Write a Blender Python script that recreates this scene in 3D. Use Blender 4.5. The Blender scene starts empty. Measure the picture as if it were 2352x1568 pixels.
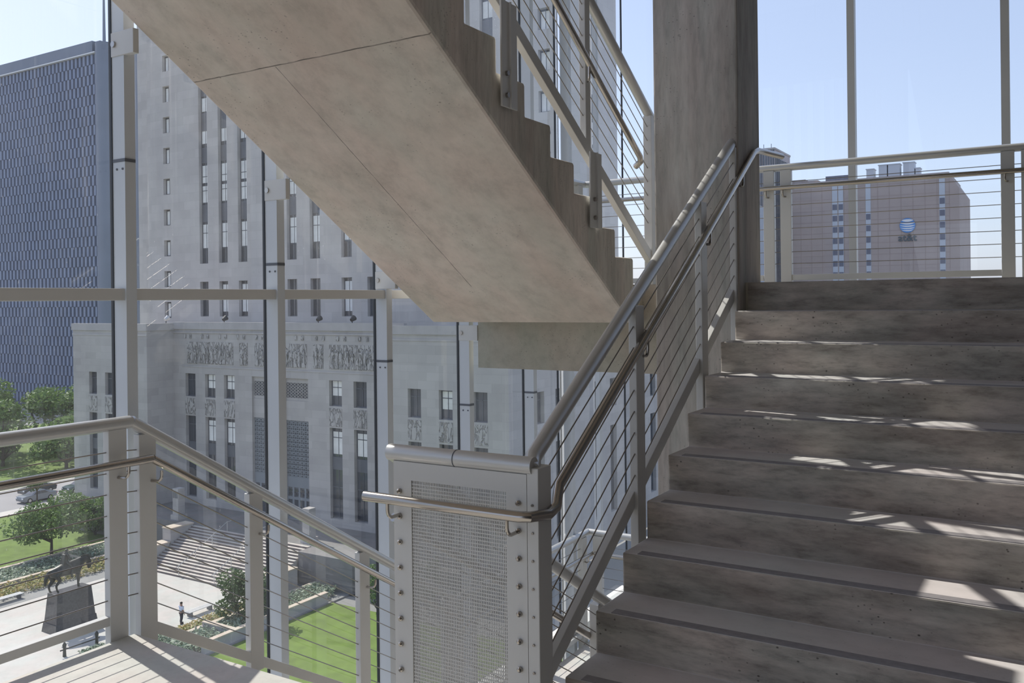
import bpy, bmesh, math, random
from mathutils import Vector, Matrix
random.seed(7)
S = bpy.context.scene
COL = S.collection
R = math.radians

# ------------------------------------------------------------------ camera
F_PX, CY_PX, YAW, ROLL = 2041.57, 689.6, 0.5478, -0.0112
cd = bpy.data.cameras.new('camera'); cam = bpy.data.objects.new('camera', cd); COL.objects.link(cam)
fw = Vector((-math.sin(YAW), math.cos(YAW), 0)); rt = Vector((math.cos(YAW), math.sin(YAW), 0)); up = Vector((0, 0, 1))
r3 = rt*math.cos(ROLL) + up*math.sin(ROLL); u3 = up*math.cos(ROLL) - rt*math.sin(ROLL)
cam.matrix_world = Matrix(((r3.x, u3.x, -fw.x, 0), (r3.y, u3.y, -fw.y, 0), (r3.z, u3.z, -fw.z, 0), (0, 0, 0, 1)))
cd.sensor_fit = 'HORIZONTAL'; cd.sensor_width = 36; cd.lens = F_PX/2352*36
cd.shift_y = -(784-CY_PX)/2352; cd.clip_end = 3000; cd.clip_start = .05
S.camera = cam

# ------------------------------------------------------------------ sky, sun, exposure
SUN_EL = R(46.5); SUN_DIR = Vector((-.975*math.cos(SUN_EL), .22*math.cos(SUN_EL), math.sin(SUN_EL))).normalized()
W = bpy.data.worlds.new('sky'); S.world = W; W.use_nodes = True
nt = W.node_tree; nt.nodes.clear()
sky = nt.nodes.new('ShaderNodeTexSky'); sky.sky_type = 'NISHITA'; sky.sun_disc = False
sky.sun_elevation = SUN_EL; sky.sun_rotation = math.atan2(SUN_DIR.x, SUN_DIR.y); sky.air_density = 1.0; sky.dust_density = 1.0; sky.ozone_density = 1.0
hsv = nt.nodes.new('ShaderNodeHueSaturation'); hsv.inputs['Saturation'].default_value = .8
bg = nt.nodes.new('ShaderNodeBackground'); bg.inputs['Strength'].default_value = .145
wo = nt.nodes.new('ShaderNodeOutputWorld')
nt.links.new(sky.outputs[0], hsv.inputs['Color']); tn = nt.nodes.new('ShaderNodeMix'); tn.data_type = 'RGBA'; tn.blend_type = 'MULTIPLY'; tn.inputs[0].default_value = 1; tn.inputs[7].default_value = (1, .93, .985, 1)
nt.links.new(hsv.outputs[0], tn.inputs[6]); mx_ = nt.nodes.new('ShaderNodeMix'); mx_.data_type = 'RGBA'; mx_.inputs[0].default_value = .5; mx_.inputs[7].default_value = (2.75, 3.35, 4.55, 1)
nt.links.new(tn.outputs[2], mx_.inputs[6]); nt.links.new(mx_.outputs[2], bg.inputs[0]); nt.links.new(bg.outputs[0], wo.inputs[0])
sl = bpy.data.lights.new('sun', 'SUN'); sl.energy = 3.4; sl.angle = R(.55); sl.color = (1, .92, .82)
so = bpy.data.objects.new('sun', sl); COL.objects.link(so); so.rotation_euler = SUN_DIR.to_track_quat('Z', 'Y').to_euler(); so.location = (-20, 5, 30)
S.view_settings.view_transform = 'Standard'; S.view_settings.look = 'None'; S.view_settings.gamma = 1
S.view_settings.use_curve_mapping = False; S.view_settings.exposure = 0.5

# ------------------------------------------------------------------ materials
MATS = {}
def new_mat(name):
    m = bpy.data.materials.new(name); m.use_nodes = True; m.node_tree.nodes.clear(); MATS[name] = m
    return m, m.node_tree
def N(t, typ, **kw):
    n = t.nodes.new(typ)
    for k, v in kw.items():
        if k in n.inputs: n.inputs[k].default_value = v
        else: setattr(n, k, v)
    return n
def L(t, a, b): t.links.new(a, b)
def ramp(t, src, stops):
    r = N(t, 'ShaderNodeValToRGB'); L(t, src, r.inputs[0])
    e = r.color_ramp.elements
    while len(e) < len(stops): e.new(.5)
    for i, (p, c) in enumerate(stops):
        e[i].position = p; e[i].color = (*c, 1) if len(c) == 3 else c
    return r.outputs[0]
def g(v): return (v, v, v)
def pos(t, scale=(1, 1, 1)):
    ge = N(t, 'ShaderNodeNewGeometry'); mp = N(t, 'ShaderNodeMapping'); mp.inputs['Scale'].default_value = scale
    L(t, ge.outputs['Position'], mp.inputs['Vector']); return mp.outputs[0]
def mixc(t, fac, a, b, mode='MIX'):
    m = N(t, 'ShaderNodeMix', data_type='RGBA', blend_type=mode)
    if hasattr(fac, 'is_linked'): L(t, fac, m.inputs[0])
    else: m.inputs[0].default_value = fac
    for s, v in ((m.inputs[6], a), (m.inputs[7], b)):
        if hasattr(v, 'is_linked'): L(t, v, s)
        else: s.default_value = (*v, 1)
    return m.outputs[2]
def math_n(t, op, a, b=None, clamp=False):
    m = N(t, 'ShaderNodeMath', operation=op); m.use_clamp = clamp
    for i, v in enumerate((a, b)):
        if v is None: continue
        if hasattr(v, 'is_linked'): L(t, v, m.inputs[i])
        else: m.inputs[i].default_value = v
    return m.outputs[0]
def plain(name, col, rough=.6, metal=0., var=0., vs=4., spec=.5):
    m, t = new_mat(name)
    b = N(t, 'ShaderNodeBsdfPrincipled'); o = N(t, 'ShaderNodeOutputMaterial'); L(t, b.outputs[0], o.inputs[0])
    b.inputs['Roughness'].default_value = rough; b.inputs['Metallic'].default_value = metal; b.inputs['Specular IOR Level'].default_value = spec
    if var:
        n = N(t, 'ShaderNodeTexNoise', Scale=vs, Detail=5.); L(t, pos(t), n.inputs['Vector'])
        c = ramp(t, n.outputs['Fac'], [(.3, tuple(x*(1-var) for x in col)), (.7, tuple(min(1, x*(1+var)) for x in col))])
        L(t, c, b.inputs['Base Color'])
    else: b.inputs['Base Color'].default_value = (*col, 1)
    return m
def concrete(name, c1, c2, scale=1.2, pits=.5, streak=(1, 1, 1), rough=.75, joints=False, bump=.25, spec=.3, cont=.38):
    m, t = new_mat(name)
    b = N(t, 'ShaderNodeBsdfPrincipled'); o = N(t, 'ShaderNodeOutputMaterial'); L(t, b.outputs[0], o.inputs[0])
    p = pos(t, streak)
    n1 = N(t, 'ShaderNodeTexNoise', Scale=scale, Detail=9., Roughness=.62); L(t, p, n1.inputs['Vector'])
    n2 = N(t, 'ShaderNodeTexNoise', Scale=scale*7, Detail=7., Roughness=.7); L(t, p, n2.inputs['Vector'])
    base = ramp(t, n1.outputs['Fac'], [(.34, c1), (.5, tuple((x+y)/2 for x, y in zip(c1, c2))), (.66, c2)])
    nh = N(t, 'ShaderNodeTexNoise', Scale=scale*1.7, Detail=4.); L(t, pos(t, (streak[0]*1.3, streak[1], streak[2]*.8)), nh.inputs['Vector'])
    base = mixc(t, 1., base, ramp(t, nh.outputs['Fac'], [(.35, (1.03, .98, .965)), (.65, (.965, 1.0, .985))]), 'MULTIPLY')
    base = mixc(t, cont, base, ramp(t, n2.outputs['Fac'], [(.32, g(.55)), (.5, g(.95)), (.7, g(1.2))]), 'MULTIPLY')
    n3 = N(t, 'ShaderNodeTexNoise', Scale=2.6, Detail=3.); L(t, pos(t), n3.inputs['Vector'])
    nd = N(t, 'ShaderNodeTexNoise', Scale=14., Detail=2.); L(t, pos(t), nd.inputs['Vector'])
    pit = None
    for vs_, rad, lo in ((42., .24, .50), (15., .13, .55)):
        v = N(t, 'ShaderNodeTexVoronoi', Scale=vs_); L(t, pos(t, (1, 1.6, 1.4)), v.inputs['Vector'])
        dd = math_n(t, 'ADD', v.outputs['Distance'], math_n(t, 'MULTIPLY', math_n(t, 'SUBTRACT', nd.outputs['Fac'], .5), .35))
        sc = N(t, 'ShaderNodeSeparateColor'); L(t, v.outputs['Color'], sc.inputs[0])
        pk = math_n(t, 'MULTIPLY', ramp(t, dd, [(rad*.4, g(1)), (rad, g(0))]), math_n(t, 'LESS_THAN', sc.outputs[0], .35))
        pk = math_n(t, 'MULTIPLY', pk, ramp(t, n3.outputs['Fac'], [(lo, g(0)), (lo+.08, g(1))]))
        pit = pk if pit is None else math_n(t, 'MAXIMUM', pit, pk)
    pit = math_n(t, 'MULTIPLY', pit, pits, True)
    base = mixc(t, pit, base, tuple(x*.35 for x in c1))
    hgt = n2.outputs['Fac']
    if joints:
        sep = N(t, 'ShaderNodeSeparateXYZ'); ge = N(t, 'ShaderNodeNewGeometry'); L(t, ge.outputs['Position'], sep.inputs[0])
        nn = N(t, 'ShaderNodeTexNoise', Scale=9., Detail=4.); L(t, ge.outputs['Position'], nn.inputs['Vector'])
        wob = math_n(t, 'MULTIPLY', math_n(t, 'SUBTRACT', nn.outputs['Fac'], .5), .01)
        jy = math_n(t, 'LESS_THAN', math_n(t, 'ABSOLUTE', math_n(t, 'ADD', math_n(t, 'SUBTRACT', sep.outputs['Y'], 3.235), wob)), .0028)
        jx = math_n(t, 'LESS_THAN', math_n(t, 'ABSOLUTE', math_n(t, 'ADD', math_n(t, 'SUBTRACT', sep.outputs['X'], -3.37), wob)), .0024)
        jx = math_n(t, 'MULTIPLY', jx, math_n(t, 'LESS_THAN', math_n(t, 'ABSOLUTE', math_n(t, 'SUBTRACT', sep.outputs['Y'], 4.12)), .88))
        j = math_n(t, 'MAXIMUM', jx, jy)
        j = math_n(t, 'MULTIPLY', j, ramp(t, nn.outputs['Fac'], [(.3, g(.45)), (.6, g(1))]))
        base = mixc(t, j, base, tuple(x*.3 for x in c1))
    L(t, base, b.inputs['Base Color']); b.inputs['Roughness'].default_value = rough; b.inputs['Specular IOR Level'].default_value = spec
    bp = N(t, 'ShaderNodeBump', Strength=bump, Distance=.004); L(t, hgt, bp.inputs['Height']); L(t, bp.outputs[0], b.inputs['Normal'])
    return m
def stone(name, c, bw=2.0, bh=.8, mortar=.86, var=.07, off=.5):
    m, t = new_mat(name)
    b = N(t, 'ShaderNodeBsdfPrincipled', Roughness=.85); o = N(t, 'ShaderNodeOutputMaterial'); L(t, b.outputs[0], o.inputs[0])
    ge = N(t, 'ShaderNodeNewGeometry'); sp = N(t, 'ShaderNodeSeparateXYZ'); L(t, ge.outputs['Position'], sp.inputs[0])
    cb = N(t, 'ShaderNodeCombineXYZ'); L(t, math_n(t, 'ADD', sp.outputs['X'], sp.outputs['Y']), cb.inputs[0]); L(t, sp.outputs['Z'], cb.inputs[1])
    br = N(t, 'ShaderNodeTexBrick'); L(t, cb.outputs[0], br.inputs['Vector']); br.offset = off
    br.inputs['Scale'].default_value = 1; br.inputs['Brick Width'].default_value = bw; br.inputs['Row Height'].default_value = bh
    br.inputs['Mortar Size'].default_value = .012; br.inputs['Bias'].default_value = 0
    br.inputs['Color1'].default_value = (*[x*(1-var) for x in c], 1); br.inputs['Color2'].default_value = (*[min(1, x*(1+var)) for x in c], 1)
    br.inputs['Mortar'].default_value = (*[x*mortar for x in c], 1)
    n = N(t, 'ShaderNodeTexNoise', Scale=.35, Detail=6.); L(t, ge.outputs['Position'], n.inputs['Vector'])
    L(t, mixc(t, .5, br.outputs['Color'], ramp(t, n.outputs['Fac'], [(.3, (.8, .78, .8)), (.7, (1.1, 1.1, 1.08))]), 'MULTIPLY'), b.inputs['Base Color'])
    return m
def leafmat(name, c1, c2):
    m, t = new_mat(name)
    b = N(t, 'ShaderNodeBsdfPrincipled', Roughness=.6); o = N(t, 'ShaderNodeOutputMaterial')
    n = N(t, 'ShaderNodeTexNoise', Scale=2.2, Detail=4.); L(t, pos(t), n.inputs['Vector'])
    c = ramp(t, n.outputs['Fac'], [(.35, c1), (.65, c2)]); L(t, c, b.inputs['Base Color'])
    tr = N(t, 'ShaderNodeBsdfTranslucent'); L(t, c, tr.inputs['Color'])
    mx = N(t, 'ShaderNodeMixShader'); mx.inputs[0].default_value = .3
    L(t, b.outputs[0], mx.inputs[1]); L(t, tr.outputs[0], mx.inputs[2]); L(t, mx.outputs[0], o.inputs[0])
    return m
def glass(name, dirt=.06, tint=(.93, .97, .99), refl=1.0, streaks=True):
    m, t = new_mat(name)
    o = N(t, 'ShaderNodeOutputMaterial')
    tr = N(t, 'ShaderNodeBsdfTransparent'); tr.inputs[0].default_value = (*tint, 1)
    gl = N(t, 'ShaderNodeBsdfGlossy', Roughness=.0); gl.inputs[0].default_value = (1, 1, 1, 1)
    lw = N(t, 'ShaderNodeFresnel', IOR=1.5)
    f = math_n(t, 'MULTIPLY', lw.outputs[0], refl, True)
    m1 = N(t, 'ShaderNodeMixShader'); L(t, f, m1.inputs[0]); L(t, tr.outputs[0], m1.inputs[1]); L(t, gl.outputs[0], m1.inputs[2])
    if not dirt: L(t, m1.outputs[0], o.inputs[0]); return m
    n = N(t, 'ShaderNodeTexNoise', Scale=1., Detail=6., Roughness=.7); L(t, pos(t, (26, 26, .55)), n.inputs['Vector'])
    n2 = N(t, 'ShaderNodeTexNoise', Scale=.7, Detail=3.); L(t, pos(t, (1, 1, .6)), n2.inputs['Vector'])
    n3 = N(t, 'ShaderNodeTexNoise', Scale=1., Detail=2.); L(t, pos(t, (85, 85, 40)), n3.inputs['Vector'])
    st = math_n(t, 'MULTIPLY', ramp(t, n.outputs['Fac'], [(.5, g(.30)), (.62, g(.45)), (.74, g(1.4))]), ramp(t, n2.outputs['Fac'], [(.35, g(.25)), (.65, g(1))]))
    sp = ramp(t, n3.outputs['Fac'], [(.68, g(0)), (.76, g(2.5))])
    st = math_n(t, 'MAXIMUM', st, math_n(t, 'MULTIPLY', sp, ramp(t, n2.outputs['Fac'], [(.5, g(0)), (.6, g(1))])))
    sz = N(t, 'ShaderNodeSeparateXYZ'); gp = N(t, 'ShaderNodeNewGeometry'); L(t, gp.outputs['Position'], sz.inputs[0])
    zr_ = ramp(t, math_n(t, 'MULTIPLY', math_n(t, 'ADD', sz.outputs['Z'], 3.), .25), [(.2, g(.5)), (.75, g(1)), (1., g(1.25))])
    d = math_n(t, 'MULTIPLY', math_n(t, 'MULTIPLY', st, dirt), zr_, True)
    df = N(t, 'ShaderNodeBsdfDiffuse'); df.inputs[0].default_value = (.85, .87, .9, 1)
    tl = N(t, 'ShaderNodeBsdfTranslucent'); tl.inputs[0].default_value = (.85, .87, .9, 1)
    ad = N(t, 'ShaderNodeMixShader'); ad.inputs[0].default_value = .6; L(t, df.outputs[0], ad.inputs[1]); L(t, tl.outputs[0], ad.inputs[2])
    m2 = N(t, 'ShaderNodeMixShader'); L(t, d, m2.inputs[0]); L(t, m1.outputs[0], m2.inputs[1]); L(t, ad.outputs[0], m2.inputs[2])
    L(t, m2.outputs[0], o.inputs[0]); return m

M_SOFFIT = concrete('soffit_concrete', (.58, .505, .445), (.72, .635, .57), 1.3, .7, (1, .6, 1), joints=True)
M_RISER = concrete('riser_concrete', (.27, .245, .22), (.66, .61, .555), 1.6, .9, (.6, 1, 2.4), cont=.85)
M_TREAD = concrete('tread_concrete', (.58, .565, .57), (.65, .635, .64), 1.0, .3, (.7, 1, 1), cont=.25)
M_BEAM = concrete('beam_concrete', (.42, .395, .33), (.52, .49, .42), 1.4, .5)
M_COLUMN = concrete('column_concrete', (.33, .31, .285), (.58, .55, .515), 1.8, .6, (2.2, 2.2, .35), cont=.5)
M_SIDE = concrete('flight_side_concrete', (.50, .465, .42), (.74, .70, .64), 1.6, .5, (2.4, 2.4, .4), cont=.5)
M_DECK = concrete('deck_concrete', (.56, .545, .52), (.62, .605, .58), 1.5, .15, rough=.6, cont=.25)
M_NOSE = plain('nosing_strip_grey', (.27, .255, .265), .55, var=.12, vs=30)
M_PAINT = plain('painted_steel', (.61, .61, .595), .38, var=.04, vs=2)
M_MULL = plain('mullion_paint', (.60, .635, .67), .36, var=.04, vs=2)
M_BLACK = plain('black_gasket', (.02, .025, .03), .5)
M_TUBE = plain('satin_aluminium', (.56, .56, .55), .3, .4)
M_STEEL = plain('polished_stainless', (.45, .42, .385), .18, 1.)
M_CABLE = plain('cable_steel', (.30, .28, .26), .3, .9)
M_BLOCKER = plain('light_blocker_dark', (.16, .15, .145), .8, var=.05)  # kept dark so the added blockers send little light back
M_GLASS = glass('dusty_glass', .17)
M_CLEAR = glass('clear_glass', .02)
M_BRIGHT = plain('bright_white_metal', (.97, .97, .95), .22, .9)
M_STONE = stone('limestone', (.44, .42, .40))
M_STONE_W = plain('limestone_trim', (.42, .40, .39), .8, var=.08, vs=.8)
M_TOWER = stone('tower_limestone', (.50, .475, .45), 2.2, 1.1, .85, .06)
M_WIN = plain('window_glass', (.05, .06, .075), .06, var=.3, vs=.3, spec=.8)
M_BLIND = plain('window_blind', (.85, .84, .8), .7, var=.1, vs=1)
M_SPAN = plain('dark_spandrel', (.11, .12, .14), .5, var=.15, vs=.8)
M_BRONZE = plain('bronze', (.05, .052, .045), .42, .5, var=.3, vs=3)
M_GRANITE = plain('dark_granite', (.07, .068, .072), .3, var=.25, vs=6)
M_PLAZA = concrete('plaza_paving', (.49, .475, .44), (.56, .545, .51), .25, .0, bump=0, cont=.15)
M_STEP = concrete('plaza_step_stone', (.52, .48, .43), (.60, .56, .51), .6, .0, bump=0, cont=.15)
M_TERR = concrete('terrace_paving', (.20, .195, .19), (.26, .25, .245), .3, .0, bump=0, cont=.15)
M_CURB = concrete('planter_coping', (.52, .44, .35), (.62, .54, .45), .8, .0, bump=0, cont=.15)
M_ROAD = plain('asphalt', (.30, .29, .29), .85, var=.06, vs=.3)
M_LAWN = plain('lawn_grass', (.125, .195, .03), .9, var=.18, vs=.9)
M_EARTH = plain('city_ground', (.26, .26, .25), .9, var=.2, vs=.05)
M_LEAF = leafmat('leaf_green', (.06, .13, .035), (.19, .29, .08))
M_LEAFD = leafmat('leaf_dark', (.045, .095, .03), (.12, .19, .06))
M_HEDGE = leafmat('leaf_silver', (.14, .20, .13), (.36, .44, .33))
M_FLOW = leafmat('flower_mix', (.20, .28, .07), (.52, .38, .16))
M_BARK = plain('bark', (.06, .05, .04), .9)
M_FEDL = plain('louvre_light', (.20, .25, .36), .5, var=.1, vs=.3)
M_FEDD = plain('louvre_dark', (.075, .10, .165), .4, var=.1, vs=.3)
M_FEDW = plain('blue_stone', (.20, .235, .30), .6, var=.06, vs=.2)
M_BRICK = plain('pink_brown_panel', (.42, .355, .33), .8, var=.06, vs=.12)
M_SEAM = plain('panel_seam', (.36, .29, .27), .8)
M_ATTW = plain('blue_white_panel', (.50, .54, .60), .5)
M_ATTD = plain('dark_window_band', (.15, .16, .21), .5)
M_SKIN = plain('skin', (.35, .2, .14), .6)
M_SHIRT = plain('shirt_cloth', (.62, .68, .8), .8); M_TROU = plain('trouser_cloth', (.03, .03, .04), .8); M_HAIR = plain('hair', (.02, .015, .01), .6)
M_TYRE = plain('tyre', (.02, .02, .02), .8); M_CARS = plain('silver_car_paint', (.20, .23, .27), .25, .6); M_CARW = plain('grey_car_paint', (.10, .11, .12), .25, .3)
M_CARD = plain('dark_car_paint', (.06, .10, .11), .2, .4)
M_WHITE = plain('white_marking', (.8, .8, .8), .6); M_BLUE = plain('sign_blue', (.10, .28, .62), .4); M_LETTER = plain('sign_letter_grey', (.10, .125, .14), .5)
M_ROOF = plain('roof_gravel', (.40, .39, .37), .9, var=.1, vs=.5)

# ------------------------------------------------------------------ mesh helpers
class MB:
    def __init__(s): s.bm = bmesh.new()
    def poly(s, pts):
        try: return s.bm.faces.new([s.bm.verts.new(p) for p in pts])
        except ValueError: return None
    def box(s, x0, x1, y0, y1, z0, z1):
        v = [s.bm.verts.new((x, y, z)) for x in (x0, x1) for y in (y0, y1) for z in (z0, z1)]
        for f in ((0, 1, 3, 2), (4, 6, 7, 5), (0, 4, 5, 1), (2, 3, 7, 6), (0, 2, 6, 4), (1, 5, 7, 3)):
            s.bm.faces.new([v[i] for i in f])
        return s
    def hexa(s, bot, top):
        b = [s.bm.verts.new(p) for p in bot]; t = [s.bm.verts.new(p) for p in top]; n = len(b)
        s.bm.faces.new(b[::-1]); s.bm.faces.new(t)
        for i in range(n): s.bm.faces.new([b[i], b[(i+1) % n], t[(i+1) % n], t[i]])
        return s
    def bar(s, a, b, w, h, upv=(0, 0, 1)):
        a, b = Vector(a), Vector(b); d = (b-a).normalized(); sd = d.cross(Vector(upv)).normalized(); u = sd.cross(d)
        def ring(p): return [p+sd*x*w/2+u*y*h/2 for x, y in ((-1, -1), (1, -1), (1, 1), (-1, 1))]
        return s.hexa(ring(a), ring(b))
    def tube(s, pts, r, seg=12, cap=True, radii=None):
        pts = [Vector(p) for p in pts]; n = len(pts); rings = []
        d0 = (pts[1]-pts[0]).normalized(); ref = Vector((0, 0, 1)) if abs(d0.z) < .9 else Vector((1, 0, 0))
        nrm = d0.cross(ref).normalized()
        for i, p in enumerate(pts):
            if i == 0: d = d0; k = 1
            elif i == n-1: d = (pts[i]-pts[i-1]).normalized(); k = 1
            else:
                a = (pts[i]-pts[i-1]).normalized(); b = (pts[i+1]-pts[i]).normalized(); d = (a+b).normalized(); k = 1
            nrm = (nrm - d*nrm.dot(d)).normalized(); bn = d.cross(nrm)
            rr = radii[i] if radii else r
            rings.append([s.bm.verts.new(p+(nrm*math.cos(2*math.pi*j/seg)+bn*math.sin(2*math.pi*j/seg))*rr*k) for j in range(seg)])
        for i in range(n-1):
            for j in range(seg): s.bm.faces.new([rings[i][j], rings[i][(j+1) % seg], rings[i+1][(j+1) % seg], rings[i+1][j]])
        if cap: s.bm.faces.new(rings[0][::-1]); s.bm.faces.new(rings[-1])
        return s
    def prism(s, prof, x0, x1):      # prof in (y,z), extruded along x
        return s.hexa([(x0, y, z) for y, z in prof], [(x1, y, z) for y, z in prof])
    def sphere(s, c, r, sc=(1, 1, 1), sub=2):
        res = bmesh.ops.create_icosphere(s.bm, subdivisions=sub, radius=r)
        for v in res['verts']: v.co = Vector((v.co.x*sc[0]+c[0], v.co.y*sc[1]+c[1], v.co.z*sc[2]+c[2]))
        return s
ORG = {}
def _b2(s, name, mat, parent=None, smooth=False, bevel=0, origin=None, recalc=True):
    if recalc: bmesh.ops.recalc_face_normals(s.bm, faces=s.bm.faces)
    if parent is not None: org = ORG[parent.name]
    elif origin is not None: org = Vector(origin)
    else:
        vs = [v.co for v in s.bm.verts]
        org = Vector(((min(v.x for v in vs)+max(v.x for v in vs))/2, (min(v.y for v in vs)+max(v.y for v in vs))/2, min(v.z for v in vs)))
    for v in s.bm.verts: v.co -= org
    me = bpy.data.meshes.new(name); s.bm.to_mesh(me); s.bm.free(); me.materials.append(mat)
    if smooth:
        for p in me.polygons: p.use_smooth = True
        me.set_sharp_from_angle(angle=R(40))
    o = bpy.data.objects.new(name, me); COL.objects.link(o); ORG[o.name] = org
    if parent is not None: o.parent = parent
    else: o.location = org
    if bevel:
        b = o.modifiers.new('bevel', 'BEVEL'); b.width = bevel; b.segments = 2; b.limit_method = 'ANGLE'; b.angle_limit = R(40)
    return o
MB.build = _b2
def tag(o, label=None, cat=None, group=None, kind=None):
    if label: o['label'] = label
    if cat: o['category'] = cat
    if group: o['group'] = group
    if kind: o['kind'] = kind
    return o
def struct(o, label=None): return tag(o, label, None, None, 'structure')
def thing(name, loc, label, cat, group=None):
    o = bpy.data.objects.new(name, None); COL.objects.link(o); o.location = loc; ORG[o.name] = Vector(loc); o.empty_display_size = .1
    return tag(o, label, cat, group)
def copy_thing(src, off, label, group=None):
    def cp(o, par):
        c = o.copy(); COL.objects.link(c); c.parent = par
        for ch in list(o.children): cp(ch, c)
        return c
    c = cp(src, None); c.location = src.location+Vector(off); ORG[c.name] = Vector(c.location)
    c['label'] = label
    if group: c['group'] = group
    return c

# ------------------------------------------------------------------ stair building constants (metres, eye at z = 0)
RI, TR = .1755, .2793                   # riser, tread
ZL = .0966                              # upper landing
ZD = ZL-10*RI                           # the deck the camera stands on
YD = 2.83                               # far edge of the deck
ZLO = ZD-10*RI                          # lower landing
SLOPE = RI/TR
XA, XB = -4.0, -2.38                    # left flights
XC, XR = -1.66, .12                     # right flight
YL = 5.60                               # landing edge at the right flight
YE = 8.12                               # far edge of the landings

def add_flight(name, x0, x1, ya, za, sgn, n, label, mat_top, mat_soffit, strips=True, thick=.31, haunch=False):
    """flight whose top riser stands at ya,za (upper floor level) and goes down in direction sgn along y"""
    prof = []
    # going down: nose k at y = ya + sgn*TR*(k-1) ... riser k from za-(k-1)RI to za-k*RI
    y, z = ya, za
    pts = []
    for k in range(1, n+1):
        z -= RI; pts.append((y, z))
        if k < n: y += sgn*TR; pts.append((y, z))
    ybot, zbot = y, z                  # foot of lowest riser
    # soffit line parallel to the pitch, 'thick' measured vertically under the inner corners
    zc_top = za-thick-.02+0; zs_bot = zbot-thick+.0
    pts += [(ybot+sgn*.0, zbot-.25), (ybot-sgn*.06, zbot-.252)]
    ytop = ya
    zt = zbot-.252+SLOPE*abs(ybot-sgn*.06-ytop)
    if haunch:
        pts += [(ya-sgn*(za-.262-zt)/SLOPE, za-.262), (ya, za-.262)]
    else: pts += [(ytop, zt)]
    t = thing(name, ((x0+x1)/2, (ya+ybot)/2, zbot-.26), label, 'staircase')
    m = MB(); m.prism(pts, x0, x1)
    b = m.build('stair_body', mat_top, t, bevel=.018 if haunch else .008)
    b.data.materials.append(mat_soffit)
    for p in b.data.polygons:
        if p.normal.z < -.3: p.material_index = 1
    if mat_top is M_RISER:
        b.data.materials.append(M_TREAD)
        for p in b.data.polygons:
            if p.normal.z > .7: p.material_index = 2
    if strips:
        for k in range(1, n):
            yn = ya+sgn*TR*k; zn = za-k*RI
            s = MB(); a, c = sorted((yn-sgn*.006, yn-sgn*.058))
            s.box(x0+.07, x1-.07, a, c, zn-.001, zn+.002)
            s.build('nosing_strip', M_NOSE, t)
    return t

# ascending right flight (top at landing edge, goes down towards the camera)
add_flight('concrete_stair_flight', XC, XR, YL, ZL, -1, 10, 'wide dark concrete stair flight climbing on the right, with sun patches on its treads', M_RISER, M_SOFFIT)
# left flight above: foot on the landing, climbs towards the camera -> its top is at the deck above
YF = 5.46
add_flight('concrete_stair_flight', XA, XB, YF-9*TR, ZL+10*RI, 1, 10, 'concrete stair flight seen from below, pale soffit crossing the upper middle', M_SIDE, M_SOFFIT, False, haunch=True)
# left flight going down from the deck
add_flight('concrete_stair_flight', XA, XB, YD, ZD, 1, 10, 'concrete stair flight going down behind the perforated panel', M_SIDE, M_SOFFIT, True)
# flights of the storey above, out of frame, that shade the stair
add_flight('concrete_stair_flight', XC, XR, YL, ZL+20*RI, -1, 10, 'upper right concrete stair flight above the picture', M_SIDE, M_SOFFIT, False)
add_flight('concrete_stair_flight', XA, XB, YF-9*TR, ZL+30*RI, 1, 10, 'upper left concrete stair flight above the picture', M_SIDE, M_SOFFIT, False)

# deck and landings
m = MB(); m.box(XA+.02, XR+.05, -3.4, YD, ZD-.26, ZD); struct(m.build('floor', M_DECK, bevel=.006), 'pale concrete deck floor at the lower left')
m = MB(); m.box(XA, XR, YD+20*RI-20*RI+.0-6.2, YF-9*TR, ZL+10*RI-.26, ZL+10*RI); struct(m.build('ceiling_or_light_blocker', M_SOFFIT), 'concrete landing overhead')
def landing(z, y0, name, mat=M_RISER):
    m = MB(); m.prism([(y0, z), (YE, z), (YE, z-.252), (y0, z-.252)], XA, XB-.0)
    m.box(XB, XC, YL, YE, z-.252, z)
    m.box(XC, XR, YL, YE, z-.252, z)
    m.box(XA, XR, 6.02, 6.34, z-.64, z-.2519)
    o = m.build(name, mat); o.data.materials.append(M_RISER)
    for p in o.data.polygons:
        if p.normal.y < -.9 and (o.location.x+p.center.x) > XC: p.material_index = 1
    return o
o = landing(ZL, YF+.001, 'landing', M_BEAM); struct(o, 'upper concrete landing with downstand beam')
o = landing(ZL+20*RI, YF+.001, 'landing', M_BEAM); struct(o)
o = landing(ZLO, YF+.001, 'landing', M_DECK); struct(o, 'sunlit pale landing one storey below')

# big column between the flights
m = MB(); m.box(-2.235, -1.675, 5.47, 5.95, -27, 8); tag(m.build('concrete_column', M_COLUMN, bevel=.012), 'tall square raw concrete column at the head of the right stair flight', 'column')

# unseen dark walls, added out of frame to cut ambient light on the stair
m = MB(); m.box(XR+.6, XR+.75, -3.5, 9.3, -8, 8); struct(m.build('light_blocker_right', M_BLOCKER))
m = MB(); m.box(-1.3, XR+.6, -1.45, -1.3, -8, 8); struct(m.build('light_blocker_back', M_BLOCKER))
m = MB(); m.box(-4.3, XR+.8, -3.7, 9.5, 8.0, 8.2); struct(m.build('ceiling_or_light_blocker', M_BLOCKER))  # unseen roof slab, added to hold back sky light from above

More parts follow.
